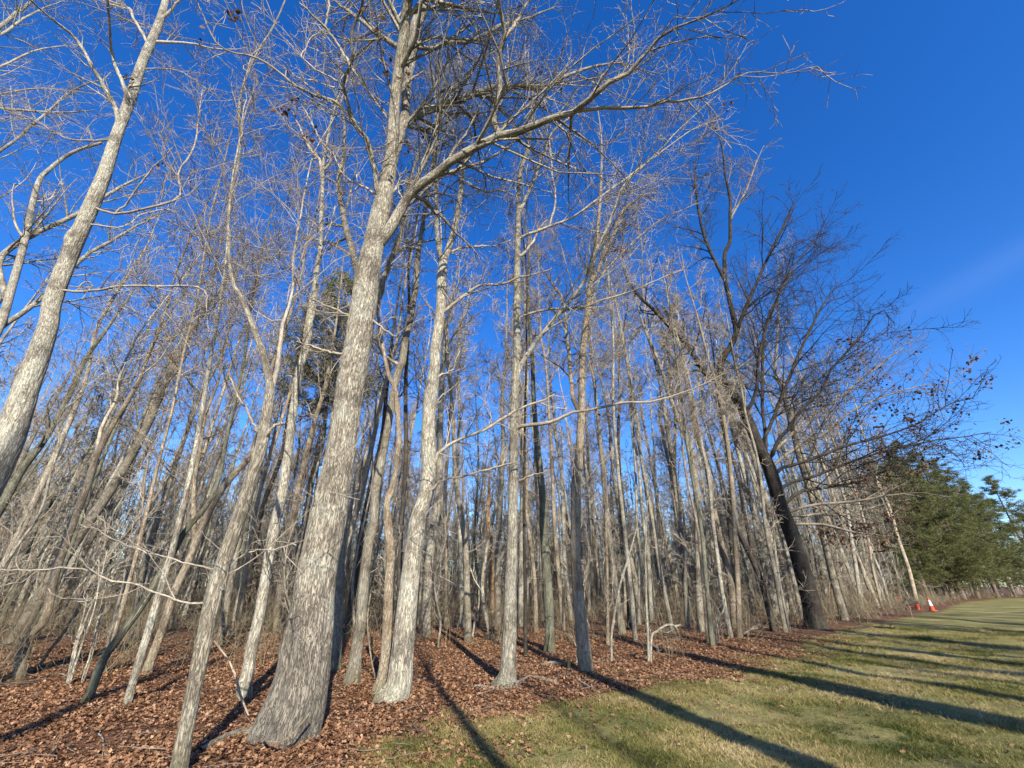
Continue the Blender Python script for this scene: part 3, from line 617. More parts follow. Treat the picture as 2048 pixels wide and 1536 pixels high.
tree('dark_oak_tree', 'big dark oak leaning left at the lawn edge, long low limbs over the grass',
  [(1634,1256,52),(1631,1245,44),(1620,1195,38),(1604,1137,36),(1587,1078,34),(1564,1020,31),(1556,991,30),(1540,939,27),(1521,899,24),(1504,860,24),(1487,821,22),(1463,782,20),(1446,755,18),(1441,735,16),(1446,715,15),(1462,691,13),(1472,665,12),(1467,634,12),(1459,600,10),(1450,554,9),(1450,507,9),(1460,481,8),(1460,429,7),(1460,398,6)],
  H=30, lean=.12, mat=B_DARK, sides=60, rows=240, ridge=.018, rw=.05, lobes=.2, auto=8, a0=.72, n=(17, 7, 3), twig=.0075, leaves=200, leaf_size=.14, leaf_limbs=tuple(range(8,16)), lmax=4, spread=.45, limbs=[
  ([(1466,680,9),(1490,620,8),(1525,540,7),(1560,470,6),(1590,400,4)], -2, 0),
  ([(1452,560,8),(1420,500,7),(1400,430,6),(1390,360,4),(1395,300,3)], -1, 0),
  ([(1462,440,6),(1490,390,5),(1510,340,4),(1530,290,3)], 0, 0),
  ([(1520,895,9),(1560,800,8),(1600,700,7),(1640,620,5),(1680,560,4)], 1, 0),
  ([(1448,765,15),(1436,761,15),(1412,748,14),(1389,715,12),(1371,688,10),(1350,668,9),(1320,632,8),(1278,590,6),(1250,540,4)], -1, 0),
  ([(1480,832,8),(1490,827,8),(1506,800,8),(1514,767,7),(1520,700,6),(1540,640,5),(1570,560,4),(1590,480,3)], -2, 0),
  ([(1525,912,9),(1532,905,9),(1530,860,8),(1524,808,7),(1532,665,6),(1553,605,5),(1600,520,4),(1640,470,3)], 2, 0),
  ([(1535,925,9),(1545,910,9),(1556,881,8),(1577,858,8),(1610,813,7),(1644,782,6),(1655,754,6),(1670,730,5),(1715,678,4),(1760,620,3),(1790,650,2)], -2, 0),
  ([(1542,960,9),(1558,938,8),(1597,928,8),(1650,910,7),(1688,894,6),(1748,878,5),(1830,850,4),(1900,810,3),(1950,800,2)], -3, 0),
  ([(1552,985,9),(1580,965,8),(1640,950,7),(1700,925,6),(1780,900,5),(1860,880,4),(1930,870,3),(1978,862,2)], -2, 0),
  ([(1560,1015,9),(1600,985,8),(1660,975,7),(1730,960,6),(1800,925,5),(1870,890,4),(1910,915,2)], 1, 0),
  ([(1565,1025,8),(1620,1010,7),(1700,1000,6),(1780,985,5),(1850,975,3)], -3, 0),
  ([(1540,940,8),(1590,900,7),(1650,870,6),(1710,820,5),(1780,790,4),(1850,770,3),(1910,765,2)], -1, 0),
  ([(1530,915,8),(1570,885,7),(1620,840,6),(1680,800,5),(1730,760,4),(1780,720,3),(1810,700,2)], 1, 0),
  ([(1575,1050,7),(1640,1050,6),(1700,1065,5),(1770,1075,3)], -2, 0),
  ([(1570,1040,7),(1630,1030,6),(1690,1030,5),(1760,1010,4),(1820,1000,3)], 2, 0)])
tree('grey_tree', 'pale grey tree immediately right of the big dark oak',
  [(1690,1243,26),(1688,1232,20),(1677,1195,17),(1666,1156,16),(1652,1098,14),(1637,1039,13),(1625,1000,13),(1610,951,13),(1597,912,12),(1590,881,11),(1582,847,11),(1569,795,10),(1558,761,8),(1550,746,7),(1556,650,5)], H=22, lean=.1, mat=B_GREY, rows=100, sides=24, ridge=.006, auto=10, a0=.5, n=(10, 5, 3), twig=.006, lmax=3.5)

MIDS = [
 ('slender_tree', 'slender grey tree, third trunk to the right of the tan bowed tree', [(1346,1272,11),(1329,1185,9),(1318,1127,9),(1308,1059,9),(1300,1010,8),(1285,930,7),(1273,860,7),(1262,780,6)], 20, B_GREY),
 ('slender_tree', 'thin pale tree with a clean foot just left of the straight brown pole tree', [(1462,1276,11),(1448,1205,9),(1439,1146,8),(1433,1098,8),(1425,1039,8),(1418,960,7)], 17, B_PALE),
 ('pole_tree', 'straight brown pole tree nearly upright, left of the big dark oak', [(1478,1276,13),(1477,1205,11),(1474,1137,11),(1469,1059,10),(1466,1000,10),(1460,930,9),(1450,850,8)], 18, B_TAN),
 ('slender_tree', 'thin tree with a free-standing foot in the leaves just left of the dark oak', [(1571,1266,11),(1560,1205,9),(1552,1156,9),(1540,1098,9),(1530,1050,8)], 17, B_GREY),
 ('pale_tree', 'tall pale tree leaning left, between the brown pole tree and the dark oak', [(1553,1232,15),(1550,1205,13),(1542,1156,12),(1530,1117,12),(1517,1059,12),(1503,1000,11),(1475,899,9),(1462,847,8)], 20, B_PALE),
 ('leaning_tree', 'dark stem leaning hard left behind the brown pole tree', [(1548,1262,15),(1527,1176,13),(1511,1133,12),(1487,1084,11),(1470,1049,8),(1458,1010,6)], 9, B_DARK),
 ('forked_tree', 'dark straight trunk forking high up, left of the brown pole tree', [(1402,1266,17),(1398,1176,14),(1396,1098,14),(1394,1000,14),(1389,938,13),(1384,900,12),(1366,860,10),(1350,821,9),(1335,780,8),(1320,730,7),(1290,660,5)], 19, B_GREY),
 ('mossy_tree', 'thin tree with a pale lichen spot at its foot, at the lawn edge', [(1426,1294,12),(1419,1234,10),(1412,1160,9),(1408,1107,9),(1400,1039,8)], 13, B_MOSS),
 ('thin_tree', 'very thin reddish stem leaning against the dark forking trunk', [(1416,1289,6),(1405,1156,6),(1398,1084,5),(1392,1039,5)], 12, B_TAN),
 ('dark_tree', 'narrow black stem left of the dark forking trunk', [(1394,1250,10),(1376,1156,9),(1362,1059,9),(1352,980,8)], 19, B_DARK),
 ('slender_tree', 'slim grey stem crossing the narrow black stem', [(1386,1246,8),(1368,1117,8),(1353,1029,7),(1338,930,6)], 17, B_GREY),
 ('mottled_tree', 'yellowish lichen-covered trunk leaning behind the brown pole tree', [(1470,1256,16),(1460,1156,15),(1445,1098,14),(1427,1020,13),(1415,940,11)], 20, B_TAN),
 ('grey_tree', 'stout grey trunk half hidden left of the dark oak', [(1590,1233,17),(1575,1166,15),(1558,1098,14),(1538,1020,13),(1520,960,11)], 21, B_GREY),
 ('slender_tree', 'spotted thin tree touching the left side of the dark oak', [(1607,1244,11),(1591,1176,9),(1569,1088,9),(1550,1029,8)], 18, B_PALE),
 ('grey_tree', 'smooth grey tree second right of the tan bowed tree', [(1245,1270,18),(1236,1205,13),(1225,1127,12),(1215,1036,11),(1205,930,9),(1197,850,8)], 21, B_GREY),
 ('slender_tree', 'slim clean tree with a pale foot right of the smooth grey tree', [(1271,1283,11),(1262,1179,9),(1252,1088,8),(1246,1036,8),(1235,930,7),(1228,840,6)], 19, B_PALE),
 ('dark_tree', 'black stem close behind the slim clean tree', [(1259,1258,10),(1256,1166,9),(1246,1062,9),(1240,980,8)], 18, B_DARK),
 ('slender_tree', 'left one of two slim curved trees behind the tan bowed tree', [(1128,1264,10),(1119,1166,9),(1112,1088,8),(1108,1036,8),(1103,900,7)], 20, B_TAN),
 ('slender_tree', 'right one of two slim curved trees behind the tan bowed tree', [(1143,1242,10),(1134,1166,8),(1129,1114,8),(1127,1036,8),(1122,930,7)], 20, B_PALE),
 ('slender_tree', 'slim curved tree between the straight pale tree and the rough patchy tree', [(1072,1267,9),(1070,1166,8),(1061,1088,8),(1054,1036,7),(1046,930,6)], 20, B_TAN),
 ('slender_tree', 'pale trunk glimpsed right behind the straight pale tree', [(1041,1252,12),(1043,1140,11),(1044,1036,10),(1046,900,8)], 21, B_PALE),
 ('dark_pole_tree', 'thin black pole right of the straight pale tree', [(1051,1317,8),(1050,1166,7),(1048,1036,6),(1049,900,5)], 16, B_DARK),
 ('dead_tree', 'dead snag with rotten orange wood left of the straight pale tree', [(984,1233,13),(983,1166,11),(981,1088,11),(976,1036,9)], 9, B_ROT),
 ('grey_tree', 'grey tree curving up right behind the orange dead snag', [(996,1259,13),(995,1140,12),(999,1036,11),(1003,950,10),(1006,880,8)], 21, B_GREY),
 ('grey_tree', 'grey tree midway between the lichen-patched grey tree and the straight pale tree', [(936,1286,16),(934,1192,13),(931,1088,12),(920,1020,10),(912,968,9),(908,900,8)], 18, B_GREY),
 ('slender_tree', 'slim tree close beside the grey tree in the gap at centre', [(925,1260,11),(922,1140,9),(919,1036,8),(915,940,7)], 19, B_PALE),
 ('slender_tree', 'thin tree right of the thick grey tree with lichen, near a shadow on the leaves', [(892,1250,9),(893,1140,8),(890,1036,8)], 18, B_TAN),
 ('pale_tree', 'pale tree leaning left beyond the big dark oak, above the leaf-strewn lawn edge', [(1725,1226,11),(1718,1180,9),(1710,1123,9),(1700,1058,8),(1690,1000,7)], 25, B_PALE),
 ('grey_tree', 'grey tree right of the dark oak, halfway to the traffic cone', [(1773,1212,11),(1760,1180,9),(1746,1140,9),(1720,1042,8),(1700,980,7)], 25, B_GREY),
 ('pale_tree', 'pale tree standing above the hand cart', [(1834,1190,9),(1828,1165,8),(1814,1123,8),(1794,1058,8),(1775,990,7)], 25, B_PALE),
 ('dark_tree', 'stout dark tree right behind the traffic cone', [(1868,1198,17),(1860,1175,13),(1846,1133,13),(1827,1068,12),(1805,1000,10)], 25, B_DARK),
 ('grey_tree', 'grey tree first to the right of the stout dark tree by the cone', [(1906,1197,12),(1898,1165,9),(1885,1123,9),(1876,1042,8)], 25, B_GREY),
 ('dark_tree', 'dark slim tree under the pines near the far end of the lawn', [(1957,1188,8),(1950,1150,6),(1934,1090,6)], 20, B_DARK),
 ('pale_tree', 'small pale stem at the right edge where the lawn ends', [(2036,1185,6),(2030,1160,5),(2019,1133,5)], 18, B_PALE),
 ('slender_tree', 'thin tree at far left with a leaning foot beside the saplings', [(205,1352,14),(216,1310,12),(240,1230,11),(262,1150,10),(285,1060,9)], 15, B_TAN),
 ('slender_tree', 'pale thin tree close right of the forked greenish tree at far left', [(48,1325,14),(75,1240,12),(110,1180,11),(140,1100,10)], 14, B_MOSS),
 ('grey_tree', 'shaded grey trunk between the tall pale tree and the slanting furrowed tree', [(440,1290,17),(455,1200,15),(470,1120,14),(490,1010,13)], 19, B_GREY),
 ('dark_tree', 'dark brown stem between the tall pale tree and the big oak', [(552,1265,16),(565,1150,14),(582,1050,13),(605,940,12),(630,840,10)], 19, B_TAN),
]
for nm, lb, pts, H, mt in MIDS:
    far = ground_at(pts[0][0], pts[0][1])[1]
    tree(nm, lb, pts, H=H, mat=mt, rows=36, sides=10, auto=11 if H > 10 else 4, a0=.42, n=(8, 5, 2), ridge=.005 if far < 14 else 0, twig=.004+.00022*min(far, 60), low=8, autolen=.2, lobes=.15)

# saplings in front
def sapling(label, stems, Y=None, mat=B_PALE, n=(6, 3, 0)):
    bx, by = ground_at(stems[0][0][0], stems[0][0][1]); org = np.array([bx, by, 0.0])
    root = empty('sapling', org); tag(root, label, 'sapling')
    for s in stems:
        C = to3(s, by); C[0, 2] = -.03; q = resample(C, 22)
        b = Bag(); tubes(b, q[None, :, :3], np.maximum(q[None, :, 3], .004), 7)
        for li, (p_, r_, ids) in enumerate(crown_of((q[None, :, :3], q[None, :, 3]), *n, tw=.003, spread=.22)): tubes(b, p_, r_, 3)
        b.build('stem', mat, root, origin=org)
sapling('pale crooked sapling with an elbow branch standing in the leaf litter near the lawn', [[(1297,1327,6),(1296,1270,5.5),(1293,1218,5),(1292,1160,4),(1291,1100,3),(1295,1000,2)], [(1297,1290,5),(1303,1275,5),(1312,1264,5),(1333,1250,4.5),(1351,1252,4),(1362,1249,3)]])
sapling('slanting bare sapling right of the tan bowed tree', [[(1223,1326,6),(1223,1270,5.5),(1231,1218,5),(1241,1166,5),(1257,1114,4),(1275,1050,2)]])
sapling('straight thin sapling behind the slanting sapling right of the tan bowed tree', [[(1215,1290,8),(1215,1192,6),(1212,1036,5),(1210,930,3)]], mat=B_TAN)
sapling('thin pale sapling hugging the foot of the tan bowed tree', [[(1154,1331,4),(1155,1290,4),(1152,1230,3),(1158,1180,2)]])
sapling('clump of pale thin saplings in the leaves at left', [[(135,1374,7),(148,1320,6),(156,1282,6),(175,1230,5),(195,1183,4),(215,1100,3)], [(138,1374,5),(160,1300,5),(185,1230,4),(196,1180,3),(198,1120,2)], [(133,1374,5),(150,1290,5),(165,1240,4),(175,1190,3)]])
sapling('two slim saplings leaning right of the pale sapling clump at left', [[(161,1366,4),(182,1303,4),(200,1220,3),(215,1150,2)], [(172,1350,4),(190,1290,3),(205,1200,2)]])
sapling('slim leaning sapling crossing the gap left of the lichen-patched tree', [[(752,1360,4),(740,1300,3),(735,1240,3),(742,1180,2)]], mat=B_TAN)
sapling('little forked sapling left of the straight pale tree at centre', [[(945,1275,4),(950,1240,4),(958,1205,3),(955,1150,2)], [(945,1270,3),(935,1230,3),(930,1180,2)]])
sapling('wispy sapling right of the brown pole tree', [[(1433,1290,4),(1432,1245,3),(1445,1225,3),(1450,1200,2)], [(1432,1245,3),(1427,1200,2)]])

# ---- pines
def pine_mesh(H, r0, z_low, reach, ntuft, seed, tw=.3):
    S = resample(np.array([[0, 0, -.1, r0*1.2], [0, 0, .6, r0], [.1, 0, H*.5, r0*.65], [0, .1, H, .03]]), 24)
    b = Bag(); trunk(b, S, 12, lobes=.1, seed=seed)
    zz = np.arange(z_low, H-.2, .36); P = []; R = []
    for z in zz:
        for _ in range(3):
            a = rng.uniform(0, 6.28); f = (z-z_low)/(H-z_low); L = reach*(1-f)**.65*rng.uniform(.65, 1.15)*(0.7+.3*min(1, f*5))
            tt = np.linspace(0, 1, 8)[:, None]
            P.append(np.array([0, 0, z])+tt*np.array([math.cos(a), math.sin(a), 0])*L+np.array([0, 0, 1])*(tt**2*L*rng.uniform(.1, .35)-.02)+np.cumsum(rng.normal(size=(8, 3))*.02*L, 0)*.5)
            R.append(np.linspace(.035, .012, 8))
    P, R = np.array(P), np.array(R)
    cb = Bag(); tubes(cb, P, R, 4)
    p1, r1, _ = spawn(P, R, 5, .25, 1, (.5, 1.0), .4, 5, .12, .04, .6, .008, .3, 1.4); tubes(cb, p1, r1, 3)
    src = np.concatenate([p1[:, 2:].reshape(-1, 3), P[:, 4:].reshape(-1, 3)])
    c = src[rng.integers(0, len(src), ntuft)]+rng.normal(size=(ntuft, 3))*np.array([.17, .17, .09])
    nb = Bag(); K = 5
    d = nrm(rng.normal(size=(ntuft, K, 3))*np.array([1, 1, .55])+np.array([0, 0, .25])); s = nrm(np.cross(d, rng.normal(size=(ntuft, K, 3))))
    L = tw*rng.uniform(.5, 1.1, (ntuft, K, 1))
    cc = c[:, None, :]
    v = np.stack([cc+s*.017, cc-s*.017, cc+d*L], 2)
    q = np.arange(ntuft*K*3).reshape(-1, 3)
    nb.add(v, T=q, A=np.repeat(rng.random(ntuft), K*3))
    return b.mesh('pine_trunk', B_PINE), cb.mesh('pine_branches', B_PINE), nb.mesh('pine_needles', M_NEEDLE, smooth=False)
PINES = [pine_mesh(17, .2, 1.6, 5.0, 20000, 5, .24), pine_mesh(15, .17, 1.3, 5.0, 19000, 8, .24)]
PINE_TALL = pine_mesh(17, .13, 8.6, 2.9, 6000, 9, .24)
def pine(meshes, x, y, s, label, group=None):
    root = empty('pine_tree', (x, y, gz(np.array(x), np.array(y)))); tag(root, label, 'pine tree', group)
    root.rotation_euler = (0, 0, rng.uniform(0, 6.28)); root.scale = (s, s, s)
    link('trunk', meshes[0], root); link('crown', meshes[1], root); tag(link('needles', meshes[2], root), kind='stuff')
P_, T_ = at(676, 700, 21.0)
pine(PINE_TALL, P_[0]-.3, 21.0, 1.17, 'lone green pine showing behind the big oak high among the bare trees')
PL = ['bushy green pine, leftmost of the row where bare branches end', 'second green pine from the left in the row at right', 'green pine hanging over the lawn behind the leafy oak branches', 'fourth green pine from the left in the row at right', 'dense green pine left of the right edge, boughs low over the grass',
      'green pine cut by the right edge', 'green pine outside the right edge of the picture', 'farthest pine outside the right edge', 'tall green pine standing back behind the leftmost pine', 'tall green pine peeping over the middle of the row', 'tall back pine close to the right edge', 'small green pine among bare trees before the row starts']
for i, (x, y, s_) in enumerate([(50, 56, 1.0), (55, 59, 1.2), (60, 62, 1.3), (66, 66, 1.3), (73, 70, 1.25), (81, 75, 1.25), (90, 78, 1.2), (101, 82, 1.2), (55, 68, 1.25), (62, 71, 1.45), (74, 79, 1.45), (44, 53, .7)]):
    pine(PINES[i % 2], x, y, s_, PL[i], 'pines along the far lawn')

# ---- prototypes for the crowd of bare trees
def proto(H, r0, auto, a0, n, tw, fork=False, bend=.25, autolen=.2, low=3, spread=.38):
    C = [[0, 0, -.15, r0*1.35], [0, 0, .15, r0*1.05]]
    p = np.array([0, 0, .15]); k = 8
    for i in range(k):
        p = p+np.array([rng.normal()*bend*.5, rng.normal()*bend*.5, (H-.15)/k]); C.append([*p, r0*(1-(i+1)/k)**.8+.012])
    S = resample(C, 40)
    b = Bag(); trunk(b, S, 10, lobes=.15, seed=int(rng.integers(9999)))
    cb = Bag()
    a, r_, _ = spawn(S[None, :, :3], S[None, :, 3], auto, a0, .98, (.45, .95), autolen, 14, .07, .07, .55, .012, .8, 5.5)
    LP, LR = [a], [r_]
    if low:
        a2, r2, _ = spawn(S[None, :, :3], S[None, :, 3], low*2, .08, a0+.1, (1.0, 1.5), .13, 9, .09, .03, .15, .008, .8, 2.8); tubes(cb, a2, r2, 3)
        for p_, r_2, i_ in crown_of((a2, r2), 4, 1, 0, tw=tw*.7, spread=.3): tubes(cb, p_, r_2, 3)
    if fork:
        a3, r3, _ = spawn(S[None, :, :3], S[None, :, 3], 1, fork, fork+.03, (.3, .45), .6, 14, .04, .10, .95, .02, 4, 12); LP.append(a3); LR.append(r3)
        a4, r4, _ = spawn(a3, r3, 6, .3, 1, (.45, .95), .35, 14, .07, .06, .6, .012, .8, 4); LP.append(a4); LR.append(r4)
    LP = np.concatenate(LP); LR = np.concatenate(LR); tubes(cb, LP, LR, 4)
    for li, (p_, r_, i_) in enumerate(crown_of((LP, LR), *n, tw=tw, spread=spread)): tubes(cb, p_, r_, 3)
    return b, cb
PROT = []
spec = [('slender_tree', 19, .085, 12, .45, (6, 4, 1), .008, False, W_GREY), ('slender_tree', 21, .10, 12, .5, (6, 4, 1), .008, False, B_PALE),
        ('forked_tree', 18, .12, 8, .5, (6, 4, 1), .008, .38, W_GREY), ('tall_tree', 21, .16, 14, .45, (7, 4, 1), .008, False, W_GREY),
        ('tan_tree', 17, .075, 12, .4, (6, 4, 1), .008, False, W_TAN), ('forked_tree', 20, .13, 9, .5, (6, 4, 1), .008, .3, W_TAN),
        ('dark_tree', 19, .11, 12, .45, (6, 4, 1), .008, False, B_DARK), ('mossy_tree', 16, .075, 10, .4, (6, 4, 1), .008, False, B_MOSS)]
for nm, H, r0, au, a0, n_, tw, fk, mt in spec:
    b, cb = proto(H, r0, au, a0, n_, tw, fk); PROT.append((nm, b.mesh(nm+'_trunk', mt), cb.mesh(nm+'_crown', B_TWIG if mt not in (B_DARK, B_MOSS) else mt)))
THIN = []
for nm, H, r0, mt in [('understory_tree', 8, .035, W_TAN), ('understory_tree', 10, .045, B_PALE), ('understory_tree', 6, .028, W_GREY)]:
    b, cb = proto(H, r0, 16, .15, (5, 3, 0), .005, False, .35, .2, 0); THIN.append((nm, b.mesh(nm+'_trunk', mt), cb.mesh(nm+'_crown', B_TWIG)))
def where(x, y):
    """picture column of a ground point, for wording labels only"""
    return 1024+F_PX*x/(y*math.cos(PITCH)-CAM_H*math.sin(PITCH))
ZONES = [(80, 'at the left edge'), (230, 'at far left'), (380, 'left of the slanting tree'), (500, 'behind the slanting tree'), (600, 'left of the big oak'), (700, 'behind the big oak'), (780, 'right of the big oak'), (860, 'behind the lichen-patched tree'), (940, 'right of the lichen-patched tree'),
         (1020, 'left of the straight pale tree'), (1095, 'right of the straight pale tree'), (1170, 'left of the tan bowed tree'), (1250, 'right of the tan bowed tree'), (1340, 'right of the elbowed sapling'), (1430, 'left of the brown pole tree'), (1530, 'right of the brown pole tree'), (1650, 'behind the dark oak'), (1760, 'right of the dark oak'), (1900, 'beyond the traffic cone'), (9999, 'under the pines')]
PLACED = []
def place(pr, x, y, s, kindword, grp, cat='tree'):
    col = where(x, y); zi = next(i for i, (lim, z) in enumerate(ZONES) if col < lim); d = math.hypot(x, y)
    dep = 'in the first rows' if d < 20 else ('midway back' if d < 32 else 'far back')
    root = empty(pr[0], (x, y, float(gz(np.array(x), np.array(y))))); tag(root, 'tree', cat, grp)
    PLACED.append(((kindword, dep, ZONES[zi][1]), col, root))
    root.rotation_euler = (rng.normal()*.04, rng.normal()*.04, rng.uniform(0, 6.28)); k = s*rng.uniform(.8, 1.25); root.scale = (k, k, s)
    link('trunk', pr[1], root); link('crown', pr[2], root)
def word_labels():
    by = {}
    for key, col, r in PLACED: by.setdefault(key, []).append((col, r))
    od = ['leftmost', 'second from left', 'third from left', 'fourth from left', 'fifth from left', 'sixth from left', 'seventh from left', 'eighth from left', 'ninth from left', 'tenth from left', 'eleventh from left', 'twelfth from left', 'thirteenth from left']
    for (kw, dep, z), l in by.items():
        l.sort(key=lambda q: q[0]); n_ = len(l)
        for i, (c_, r) in enumerate(l):
            pre = '' if n_ == 1 else ((od[i] if i < len(od) and i < n_-1 else ('rightmost' if i == n_-1 else 'number %d from left' % (i+1)))+' ')
            r['label'] = '%s%s %s %s' % (pre, kw, dep, z)
words = {'slender_tree': 'slender bare grey tree', 'forked_tree': 'forked bare tree', 'tall_tree': 'tall thick bare tree', 'tan_tree': 'thin tan-barked bare tree', 'dark_tree': 'dark-barked bare tree', 'mossy_tree': 'mossy greenish bare tree'}
taken = list(HERO)
def free(x, y, dmin): return all((x-a_)**2+(y-b_)**2 > dmin*dmin for a_, b_ in taken)
cnt = 0; tries = 0
while cnt < 120 and tries < 20000:
    tries += 1
    ang = rng.uniform(-.98, .80); d = 13+33*rng.random()**.8
    x, y = d*math.sin(ang), d*math.cos(ang)
    if edge_dist(np.array(x), np.array(y)) > -2.5 or (abs(ang+.1) < .45 and d < 15.5) or not free(x, y, 1.45): continue
    taken.append((x, y)); i = rng.integers(len(PROT))
    if i in (6, 3) and rng.random() < .5: i = rng.integers(2)
    place(PROT[i], x, y, rng.uniform(.8, 1.1)*(1.2 if x > 6 else 1), words[PROT[i][0]], 'bare trees crowding the woods'); cnt += 1
cnt = 0
while cnt < 44:
    f = rng.random()**1.3; px_ = 15+60*f; x = px_+rng.normal()*2; off = rng.uniform(1.5, 12)
    y = np.interp(x, LAWN[:, 0], LAWN[:, 1])+off*1.2
    if not free(x, y, 1.8) or (1760 < where(x, y) < 1890 and y < 45): continue
    taken.append((x, y)); i = rng.integers(len(PROT)); place(PROT[i], x, y, rng.uniform(1.0, 1.32), words[PROT[i][0]], 'bare trees along the far lawn edge'); cnt += 1
cnt = 0
while cnt < 45:
    ang = rng.uniform(-1.0, .8); d = 14+20*rng.random(); x, y = d*math.sin(ang), d*math.cos(ang)
    if edge_dist(np.array(x), np.array(y)) > -2.0 or not free(x, y, .7): continue
    taken.append((x, y)); i = rng.integers(3); place(THIN[i], x, y, rng.uniform(.6, 1.1), 'thin twiggy tree', 'thin understory trees'); cnt += 1

word_labels()
# ---- far-off wood, one mass
far = []
for H, r0, fk, mt in [(19, .10, False, B_PALE), (20, .13, .4, B_TAN), (17, .08, False, B_PALE), (15, .07, False, B_GREY)]:
    b, cb = proto(H, r0, 14, .3, (7, 4, 1), .013, fk, low=6)
    V, n0 = cb.V, b.n
    for A_, l_ in ((b.V, cb.V), (b.B, cb.B), (b.A, cb.A)): A_.extend(l_)
    b.Q.extend([q+n0 for q in cb.Q]); b.n += cb.n
    far.append(b.mesh('far_tree', mt))
n_ = 1000; ang = rng.uniform(-1.02, .97, n_); d = 40+120*rng.random(n_)**.9; x = d*np.sin(ang); y = d*np.cos(ang)
ok = (edge_dist(x, y) < -3) & ((rng.random(n_) < .8) | (x > 25)); x, y = x[ok], y[ok]; m = len(x)
scatter('distant_woods', far, np.stack([x, y, 0*x-.1], 1), np.stack([rng.normal(size=m)*.04, rng.normal(size=m)*.04, rng.uniform(0, 6.28, m)], 1), rng.uniform(.75, 1.1, m), 'mass of bare grey trees far back, closing the view through the woods', 'woods')

thin = []
for H, r0, mt in [(9, .035, B_PALE), (12, .05, B_PALE), (7, .03, B_TAN)]:
    b, cb = proto(H, r0, 14, .12, (6, 3, 0), .010, False, .4, .2, 0); n0 = b.n
    for A_, l_ in ((b.V, cb.V), (b.B, cb.B), (b.A, cb.A)): A_.extend(l_)
    b.Q.extend([q+n0 for q in cb.Q]); b.n += cb.n; thin.append(b.mesh('thin_tree', mt))
n_ = 1250; ang = rng.uniform(-1.02, .97, n_); d = 27+75*rng.random(n_)**1.1; x = d*np.sin(ang); y = d*np.cos(ang)
ok = edge_dist(x, y) < -3; x, y = x[ok], y[ok]; m = len(x)
scatter('distant_saplings', thin, np.stack([x, y, 0*x-.1], 1), np.stack([rng.normal(size=m)*.08, rng.normal(size=m)*.08, rng.uniform(0, 6.28, m)], 1), rng.uniform(.6, 1.15, m), 'dense growth of thin pale saplings far back in the woods', 'saplings')
# ---- undergrowth: thin shoots, briars
M_BRIAR = bark('briar', (0.27, 0.225, 0.155), (0.09, 0.08, 0.045), bump=.1, lich=0.0, moss=0)
def thicket(h, n0, spread, tw):
    b = Bag(); K = 6; P = np.empty((n0, K, 3)); P[:, 0] = np.concatenate([rng.normal(size=(n0, 2))*spread*.4, np.full((n0, 1), -.03)], 1)
    dr = nrm(rng.normal(size=(n0, 3))*np.array([.4, .4, 0])+np.array([0, 0, 1])); hh = rng.uniform(.35, 1.1, n0)*h
    for k in range(1, K): dr = nrm(dr+rng.normal(size=(n0, 3))*.18+np.array([0, 0, -.01])); P[:, k] = P[:, k-1]+dr*(hh/(K-1))[:, None]
    R = np.linspace(1, .4, K)[None]*tw*rng.uniform(.6, 1.5, (n0, 1)); tubes(b, P, R, 3)
    a, r_, _ = spawn(P, R, 5, .2, 1, (.5, 1.2), .45, 4, .2, .03, .7, tw*.55, .15, 1.2); tubes(b, a, r_, 3)
    a, r_, _ = spawn(a, r_, 2, .2, 1, (.4, 1.1), .5, 3, .2, .03, .7, tw*.45, .12, .6); tubes(b, a, r_, 3)
    return b.mesh('thicket', M_BRIAR)
near_t = [thicket(.8, 4, .35, .0035), thicket(1.4, 5, .5, .005), thicket(2.2, 4, .4, .006)]
far_t = [thicket(1.2, 12, 1.0, .009), thicket(1.9, 8, 1.2, .010), thicket(.7, 16, 1.2, .009)]
for src, n_, d0, d1, nm, lb in [(near_t, 420, 12, 24, 'undergrowth', 'thin bare shoots and briars scattered under the nearer trees'), (far_t, 4200, 23, 110, 'distant_undergrowth', 'dense brushy tangle closing the view at the foot of the far trees')]:
    ang = rng.uniform(-1.02, .97, n_); d = np.sqrt(d0**2+(d1**2-d0**2)*rng.random(n_)**1.25); x = d*np.sin(ang); y = d*np.cos(ang)
    ok = (edge_dist(x, y) < -1.2) & (fbm(x*.25, y*.25, 77, 3) > (.36 if d0 < 10 else .30)) & ~((d < 15) & (ang > -.42) & (ang < .4) & (rng.random(n_) < .85))
    x, y = x[ok], y[ok]; m = len(x)
    scatter(nm, src, np.stack([x, y, gz(x, y)], 1), np.stack([0*x, 0*x, rng.uniform(0, 6.28, m)], 1), rng.uniform(.6, 1.3, m), lb, 'undergrowth')

# ---- leaf litter and grass
def leaf_mesh(seed):
    r = np.random.default_rng(seed); L = 1.0; W = r.uniform(.27, .4); cu = r.uniform(-.1, .35); cz = r.uniform(-.1, .2)
    V = [(-.5, 0, 0), (-.2, W, cu*.6), (.02, W*.42, 0), (.25, W*.95, cu), (.5, 0, cz), (.25, -W*.95, cu*.7), (.02, -W*.42, 0), (-.2, -W, cu)]
    b = Bag(); b.add(np.array(V), T=[[0, 1, 2], [2, 3, 4], [4, 5, 6], [6, 7, 0], [0, 2, 6], [2, 4, 6]], A=.5); return b.mesh('leaf', M_LITTER, smooth=False)
n_ = 330000; d = 4.6+15*rng.random(n_)**.85; ang = rng.uniform(-1.0, .85, n_); x = d*np.sin(ang); y = d*np.cos(ang)
e = edge_dist(x, y)+(fbm(x*1.1, y*1.1, 91, 3)-.45)*2.6
keep = (e < 0) | (rng.random(n_) < .28*np.exp(-np.clip(e, 0, 9)/.7)+.004)
keep &= np.abs(x) < 1.0+y*1.32
keep &= rng.random(n_) < np.clip((fbm(x*1.7, y*1.7, 44, 4)-.30)*5.5, .25, 1)
x, y, d = x[keep], y[keep], d[keep]; zl = rng.uniform(.002, .035, len(x))
